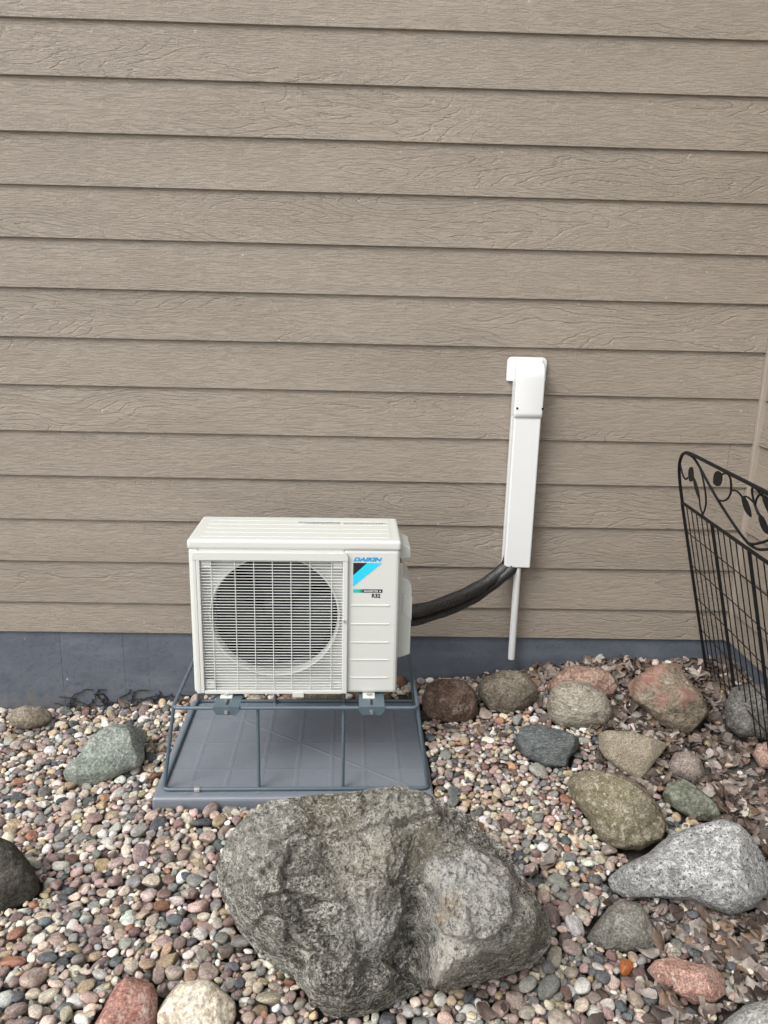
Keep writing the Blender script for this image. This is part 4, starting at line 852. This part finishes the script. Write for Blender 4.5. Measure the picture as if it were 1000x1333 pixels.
# ------------------------------------------------------------------ pebbles: dropped one by one onto a height field
CELL = .004; HX0, HY0 = -2.3, -2.1; HNX, HNY = 1000, 540
hx = HX0+CELL*(np.arange(HNX)+.5); hy = HY0+CELL*(np.arange(HNY)+.5)
HG = ground_z(*np.meshgrid(hx, hy)); BED = HG-.030; HR = np.full(HG.shape, -9.)
for P in ROCK_TOP:
    ix = ((P[:, 0]-HX0)/CELL).astype(int); iy = ((P[:, 1]-HY0)/CELL).astype(int); ok = (ix > 1) & (iy > 1) & (ix < HNX-2) & (iy < HNY-2)
    for dx in (-1, 0, 1):
        for dy in (-1, 0, 1): np.maximum.at(HR, (iy[ok]+dy, ix[ok]+dx), P[ok, 2])
def close_holes(A, it):
    for _ in range(it):
        B = A.copy()
        for ax in (0, 1):
            for s in (-1, 1): B = np.maximum(B, np.roll(A, s, ax))
        A = B
    return A
HLOW = np.full(HG.shape, 9.)
for P in ROCK_TOP:
    ix = ((P[:, 0]-HX0)/CELL).astype(int); iy = ((P[:, 1]-HY0)/CELL).astype(int); ok = (ix > 1) & (iy > 1) & (ix < HNX-2) & (iy < HNY-2)
    for dx in (-1, 0, 1):
        for dy in (-1, 0, 1): np.minimum.at(HLOW, (iy[ok]+dy, ix[ok]+dx), P[ok, 2])
HR2 = close_holes(HR, 1); HLOW = -close_holes(-HLOW, 1)
OVER = (HLOW > HG+.004) & (HLOW < 5); HR2 = np.where(OVER, -9., HR2)     # room below the overhang of a rock
# pad footprint
mx_, my_ = np.meshgrid(hx, hy); cs, sn = math.cos(SROT), math.sin(SROT)
lx = (mx_+.228)*cs+(my_+.436)*sn; ly = -(mx_+.228)*sn+(my_+.436)*cs
PADM = (abs(lx) < PX+.004) & (abs(ly) < PY+.004)
H = np.maximum(BED, HR2); H[PADM] = np.maximum(H[PADM], .030)
BLOCK = PADM | (HR2 > HG+.018)
class T: pass
def template(sz):
    t = T(); a = sz*RNG.uniform(1.0, 1.45); b = sz*RNG.uniform(.78, 1.05); c = sz*RNG.uniform(.50, .82)
    t.ax = np.array([a, b, c])
    yaw = RNG.uniform(0, 2*math.pi); tl = RNG.normal(0, .28); tr = RNG.normal(0, .28)
    t.R = np.array((Matrix.Rotation(yaw, 3, 'Z') @ Matrix.Rotation(tl, 3, 'X') @ Matrix.Rotation(tr, 3, 'Y')))
    A = np.linalg.inv(t.R@np.diag(t.ax**2)@t.R.T); n = int(math.ceil(a/CELL)); g = np.arange(-n, n+1)*CELL; X, Y = np.meshgrid(g, g)
    bq = A[0, 2]*X+A[1, 2]*Y; cq = A[0, 0]*X*X+2*A[0, 1]*X*Y+A[1, 1]*Y*Y-1; dis = bq*bq-A[2, 2]*cq
    t.ok = dis > 0; sq = np.sqrt(np.maximum(dis, 0)); t.lo = np.where(t.ok, (-bq-sq)/A[2, 2], 1e3); t.hi = np.where(t.ok, (-bq+sq)/A[2, 2], -1e3); t.n = n
    t.area = math.pi*a*b; return t
BIG = [template(float(np.clip(RNG.lognormal(math.log(.0160), .34), .008, .032))) for _ in range(220)]
SML = [template(float(np.clip(RNG.lognormal(math.log(.0116), .25), .006, .018))) for _ in range(160)]
TNY = [template(float(RNG.uniform(.0042, .0080))) for _ in range(160)]
PEB = []
def rest(t, i, j): 
    n = t.n; return float((H[j-n:j+n+1, i-n:i+n+1]-t.lo).max())
def drop_pass(count, psmall, tiny=False):
    xs = RNG.uniform(-2.0, 1.56, count); ys = RNG.uniform(-1.98, -.005, count)
    keep = in_bed(xs, ys); xs, ys = xs[keep], ys[keep]
    zone = sstep(.15, .45, xs)*sstep(-1.15, -.9, ys)
    leafy = sstep(1.0, 1.3, xs)*sstep(-1.2, -1.0, ys)
    us = RNG.random((len(xs), 3)); mv = RNG.integers(-4, 5, (len(xs), 14, 2))
    for q in range(len(xs)):
        if us[q, 2] < leafy[q]*.75: continue
        t = TNY[int(us[q, 1]*150)] if tiny else (SML if us[q, 0] < psmall+.55*zone[q] else BIG)[int(us[q, 1]*150)]
        i = int((xs[q]-HX0)/CELL); j = int((ys[q]-HY0)/CELL)
        z = rest(t, i, j)
        for s in range(14):
            a, b = i+int(mv[q, s, 0]), j+int(mv[q, s, 1])
            if a < 14 or b < 14 or a > HNX-15 or b > HNY-15 or HY0+b*CELL > -.008: continue
            z2 = rest(t, a, b)
            if z2 < z: z, i, j = z2, a, b
        if BLOCK[j, i] or z > HG[j, i]+.022: continue
        z -= .0012; n = t.n
        w = H[j-n:j+n+1, i-n:i+n+1]; np.maximum(w, np.where(t.ok, z+t.hi, -9), out=w)
        PEB.append((HX0+(i+.5)*CELL, HY0+(j+.5)*CELL, z, t))
drop_pass(8000, .10); drop_pass(11000, .2); drop_pass(9000, .5); drop_pass(6000, 0, True)
NP = len(PEB)
# colours of river stone
PAL = [('cream', (.47, .41, .34), 19), ('white', (.55, .53, .49), 10), ('pink', (.36, .28, .245), 19), ('grey', (.22, .213, .20), 17), ('slate', (.095, .102, .108), 9),
       ('tan', (.36, .285, .195), 10), ('maroon', (.16, .105, .095), 5), ('rust', (.27, .145, .095), 2.5), ('mauve', (.22, .165, .155), 10)]
pw = np.array([p[2] for p in PAL], float); pw /= pw.sum()
ci = RNG.choice(len(PAL), NP, p=pw); pc = np.array([p[1] for p in PAL])[ci]*RNG.lognormal(0, .20, (NP, 1))*RNG.normal(1, .035, (NP, 3)); pc = pc*np.array((1.07, 1.06, 1.04)); pc = np.clip(pc, .02, .72)
PC = np.array([p[:3] for p in PEB])
# base pebble shapes
def pebble_shape(n, seed):
    D, F = ico(n); rg = np.random.default_rng(seed); e = rg.uniform(2.0, 2.7)
    r = 1/(abs(D)**e).sum(1)**(1/e); P = D*r[:, None]
    for _ in range(rg.integers(2, 7)):
        q = rg.normal(size=3); q /= np.linalg.norm(q); s = P@q; cc = rg.uniform(.55, .85); P = P-np.outer(np.maximum(s-cc, 0)*.88, q)
    P = P*(1+.10*fbm(D*1.1+seed*3.7, 2)[:, None]); return P, F
SH3 = [pebble_shape(3, s) for s in range(16)]; SH2 = [pebble_shape(2, s) for s in range(16)]
# how large each one shows from where the picture was taken (only decides which pebbles become objects of their own)
rel = PC-np.array(CAM_POS); dep = rel@np.array(fw); fpx = 1024*27.03/36
sx_ = 384+fpx*(rel@np.array(rt))/dep; sy_ = 512-fpx*(rel@np.array(up))/dep
rad = np.array([math.sqrt(p[3].ax[0]*p[3].ax[1]) for p in PEB])*fpx/dep
ZB = np.full((512, 384), 1e9); ID = np.full((512, 384), -1)
allr = np.concatenate([P[::2] for P in ROCK_TOP]); r2 = allr-np.array(CAM_POS); d2 = r2@np.array(fw)
qx = ((384+fpx*(r2@np.array(rt))/d2)/2).astype(int); qy = ((512-fpx*(r2@np.array(up))/d2)/2).astype(int)
ok = (qx > 1) & (qx < 382) & (qy > 1) & (qy < 510)
for dx in (-1, 0, 1):
    for dy in (-1, 0, 1): np.minimum.at(ZB, (qy[ok]+dy, qx[ok]+dx), d2[ok])
for q in range(NP):
    rr = max(1, int(rad[q]/2)); cx, cy = int(sx_[q]/2), int(sy_[q]/2)
    if cx < rr or cy < rr or cx > 383-rr or cy > 511-rr: continue
    w = ZB[cy-rr:cy+rr+1, cx-rr:cx+rr+1]; g = np.arange(-rr, rr+1); m = (g[:, None]**2+g[None]**2 <= rr*rr+.5) & (w > dep[q]-.008)
    w[m] = dep[q]-.008; ID[cy-rr:cy+rr+1, cx-rr:cx+rr+1][m] = q
vis = np.bincount(ID[ID >= 0], minlength=NP)
order = np.argsort(-vis); single = set(order[:297].tolist()); nice = set(order[:2600].tolist())
mp = mat_pebble('river_pebble_single', 'obj'); mps = mat_pebble('river_pebble_bed', 'attr')
SHM = []
for P, F in SH3: me = fast_mesh('pebble', P, F); me.materials.append(mp); SHM.append(me)
LBL = dict(cream='smooth cream beige river pebble', white='smooth whitish river pebble', pink='dusty pink river pebble', grey='mid grey rounded river pebble', slate='dark slate grey river pebble',
           tan='yellowish tan river pebble', maroon='dark maroon river pebble', rust='rusty orange brown river pebble', mauve='mauve brown river pebble')
def near_rock(x, y, reach):
    d_ = [(float(np.hypot(P_[::40, 0]-x, P_[::40, 1]-y).min()), nm_) for P_, nm_ in zip(ROCK_TOP, ROCK_NAME)]; d_.sort()
    return d_[0][1] if d_[0][0] < reach else None
def pebble_label(nm, x, y):
    nr = near_rock(x, y, .12)
    return LBL[nm] + (' lying beside the '+nr if nr else ' in the open pebble bed away from any rock')
tgt = np.argmin([abs(PC[q, 0]-.662)+abs(PC[q, 1]+1.447) if q in single and vis[q] > vis[order[150]] else 9 for q in range(NP)])
SV, SF, SCOL, base_i = [], [], [], 0
for q in range(NP):
    x, y, z, t = PEB[q]; s = q % 16
    if q in single:
        o = bpy.data.objects.new('pebble', SHM[s]); COL.objects.link(o); nm = PAL[ci[q]][0]
        mm = Matrix(t.R.tolist()).to_4x4() @ Matrix.Diagonal((*t.ax, 1)); mm.translation = (x, y, z); o.matrix_world = mm
        if q == tgt: o.color = (.44, .14, .04, 1); tag(o, 'bright orange oblong pebble near the pink coarse rock', 'pebble')
        else: o.color = (*pc[q], 1); tag(o, pebble_label(nm, x, y), 'pebble', nm+' pebbles in the river stone bed')
    else:
        P, F = (SH3 if q in nice else SH2)[s]
        SV.append((P*t.ax)@t.R.T+np.array((x, y, z))); SF.append(F+base_i); base_i += len(P); SCOL.append(np.repeat(pc[q][None], len(P), 0))
SV = np.concatenate(SV); SF = np.concatenate(SF); SCOL = np.concatenate(SCOL)
def stuff_mesh(name, V, F, C, mat):
    me = fast_mesh(name, V, F); at = me.color_attributes.new('pebble_color', 'FLOAT_COLOR', 'POINT')
    at.data.foreach_set('color', np.concatenate([C, np.ones((len(C), 1))], 1).astype(np.float32).ravel()); me.materials.append(mat); return me
o = link('pebble_bed', stuff_mesh('pebble_bed', SV, SF, SCOL, mps)); tag(o, 'bed of mixed rounded river pebbles covering the ground', 'pebbles', kind='stuff')

# ------------------------------------------------------------------ dead leaves
def leaf_shape(seed):
    rg = np.random.default_rng(seed); nl, nw = 9, 4; V = []; F = []
    wmax = rg.uniform(.24, .40); curl = rg.uniform(.5, 2.4)*rg.choice([-1, 1]); bend = rg.uniform(-1.4, 1.4); tw = rg.uniform(-1., 1.)
    for i in range(nl+1):
        t = i/nl; w = wmax*max(.02, math.sin(math.pi*t**.8))**.8*(1+.13*math.sin(t*13+seed)); ang = bend*(t-.5); cx = (math.sin(ang)/bend if abs(bend) > .05 else t-.5)
        cz = (1-math.cos(ang))/(bend if abs(bend) > .05 else 1)
        for j in range(nw+1):
            s = (j/nw-.5)*2; a = curl*s*.5+tw*(t-.5); yy = w*(math.sin(a)/ (curl*.5) if abs(curl) > .1 else s) if j else w*(math.sin(a)/(curl*.5)); zz2 = w*(1-math.cos(a))*.9*np.sign(curl)+cz+.03*math.sin(seed+9*t+3*s)
            V.append((cx, yy, zz2))
    for i in range(nl):
        for j in range(nw): q = i*(nw+1)+j; F.append((q, q+1, q+nw+2, q+nw+1))
    return np.array(V), np.array(F)
LS = [leaf_shape(s) for s in range(18)]
ml = mat_leaf('dead_leaf_single', 'obj'); mls = mat_leaf('dead_leaf_litter', 'attr')
LM = []
for V, F in LS: me = fast_mesh('dead_leaf', V, F); me.materials.append(ml); LM.append(me)
LCOL = np.array([(.125, .092, .075), (.17, .13, .11), (.22, .18, .155), (.085, .060, .047), (.15, .098, .065), (.30, .265, .235), (.062, .046, .038)])
def leaf_density(x, y):
    d = np.zeros_like(x)
    d = np.maximum(d, sstep(1.02, 1.2, x)*sstep(-1.32, -1.1, y)*1.0)                     # beside the fence
    d = np.maximum(d, sstep(.78, .95, x)*sstep(-.86, -.70, y)*.9)                        # among the rocks
    d = np.maximum(d, sstep(.42, .60, x)*sstep(-.20, -.10, y)*.8)                        # along the foundation
    d = np.maximum(d, sstep(.60, .74, x)*sstep(-1.18, -1.28, y)*sstep(-1.8, -1.6, y)*.40) # below the granite
    d = np.maximum(d, sstep(.80, .95, x)*sstep(-1.22, -1.32, y)*.6)
    d = np.maximum(d, sstep(.55, .7, x)*sstep(-.62, -.5, y)*.10)
    d = np.maximum(d, ((x > -1.25) & (x < -.75) & (y > -.06))*.35); d = np.maximum(d, sstep(.1, .5, x)*.02)
    return d
LEAVES = []
cnt = 17000; xs = RNG.uniform(-1.4, 1.54, cnt); ys = RNG.uniform(-1.9, -.012, cnt); kk = RNG.random(cnt) < leaf_density(xs, ys)*.85
for x, y in zip(xs[kk], ys[kk]):
    i = int((x-HX0)/CELL); j = int((y-HY0)/CELL)
    if PADM[j, i] or HR2[j, i] > HG[j, i]+.035 or math.hypot(x-PC[tgt, 0], y-PC[tgt, 1]) < .06: continue
    n = 4; w = H[max(j-n, 0):j+n+1, i-n:i+n+1]; z = float(np.percentile(w, 70))+.004
    if z > HG[j, i]+.06: continue
    sz = RNG.uniform(.028, .066); gx_ = float(w[:, -1].mean()-w[:, 0].mean())/(2*n*CELL); gy_ = float(w[-1].mean()-w[0].mean())/(2*n*CELL)
    up_ = Vector((-np.clip(gx_, -.8, .8), -np.clip(gy_, -.8, .8), 1)).normalized()
    Rm = up_.to_track_quat('Z', 'Y').to_matrix() @ Matrix.Rotation(RNG.uniform(0, 6.28), 3, 'Z') @ Matrix.Rotation(RNG.normal(0, .38), 3, 'X') @ Matrix.Rotation(RNG.normal(0, .38), 3, 'Y')
    LEAVES.append((x, y, z+.003, np.array(Rm), sz, RNG.integers(18), LCOL[RNG.integers(len(LCOL))]*RNG.lognormal(-.10, .24))); w += .0022
score = []
for (x, y, z, Rm, sz, s, c_) in LEAVES:
    r_ = np.array((x, y, z))-np.array(CAM_POS); d_ = r_@np.array(fw); px_ = 384+fpx*(r_@np.array(rt))/d_; py_ = 512-fpx*(r_@np.array(up))/d_
    score.append(sz/d_ if (0 < px_ < 768 and 0 < py_ < 1024) else 0)
def leaf_label(x, y, s, c_):
    b_ = float(np.mean(c_)); tone = 'dark brown' if b_ < .10 else 'mid brown' if b_ < .18 else 'light brown' if b_ < .26 else 'pale greyish'
    form = 'broad' if np.ptp(LS[s][0][:, 1]) > .6 else 'narrow'
    nr = near_rock(x, y, .24)
    return '%s %s dry leaf lying beside the %s' % (tone, form, nr) if nr else '%s %s dry leaf lying at the foot of the wire fence' % (tone, form) if x > 1.1 else '%s %s dry leaf lying on open pebbles' % (tone, form)
lsel = set(np.argsort(-np.array(score))[:280].tolist())
SV, SF, SCOL, base_i = [], [], [], 0
for q, (x, y, z, Rm, sz, s, c_) in enumerate(LEAVES):
    if q in lsel:
        o = bpy.data.objects.new('dead_leaf', LM[s]); COL.objects.link(o); mm = Matrix(Rm.tolist()).to_4x4() @ Matrix.Scale(sz, 4); mm.translation = (x, y, z); o.matrix_world = mm
        o.color = (*np.clip(c_, .02, .6), 1); tag(o, leaf_label(x, y, s, c_), 'leaf', 'dead leaves around the rocks and fence')
    else:
        V, F = LS[s]; SV.append((V*sz)@Rm.T+np.array((x, y, z))); SF.append(F+base_i); base_i += len(V); SCOL.append(np.repeat(np.clip(c_, .02, .6)[None], len(V), 0))
if SV:
    o = link('leaf_litter', stuff_mesh('leaf_litter', np.concatenate(SV), np.concatenate(SF), np.concatenate(SCOL), mls)); tag(o, 'brown dead leaf litter between the rocks', 'leaves', kind='stuff')
print('pebbles', NP, 'leaves', len(LEAVES))
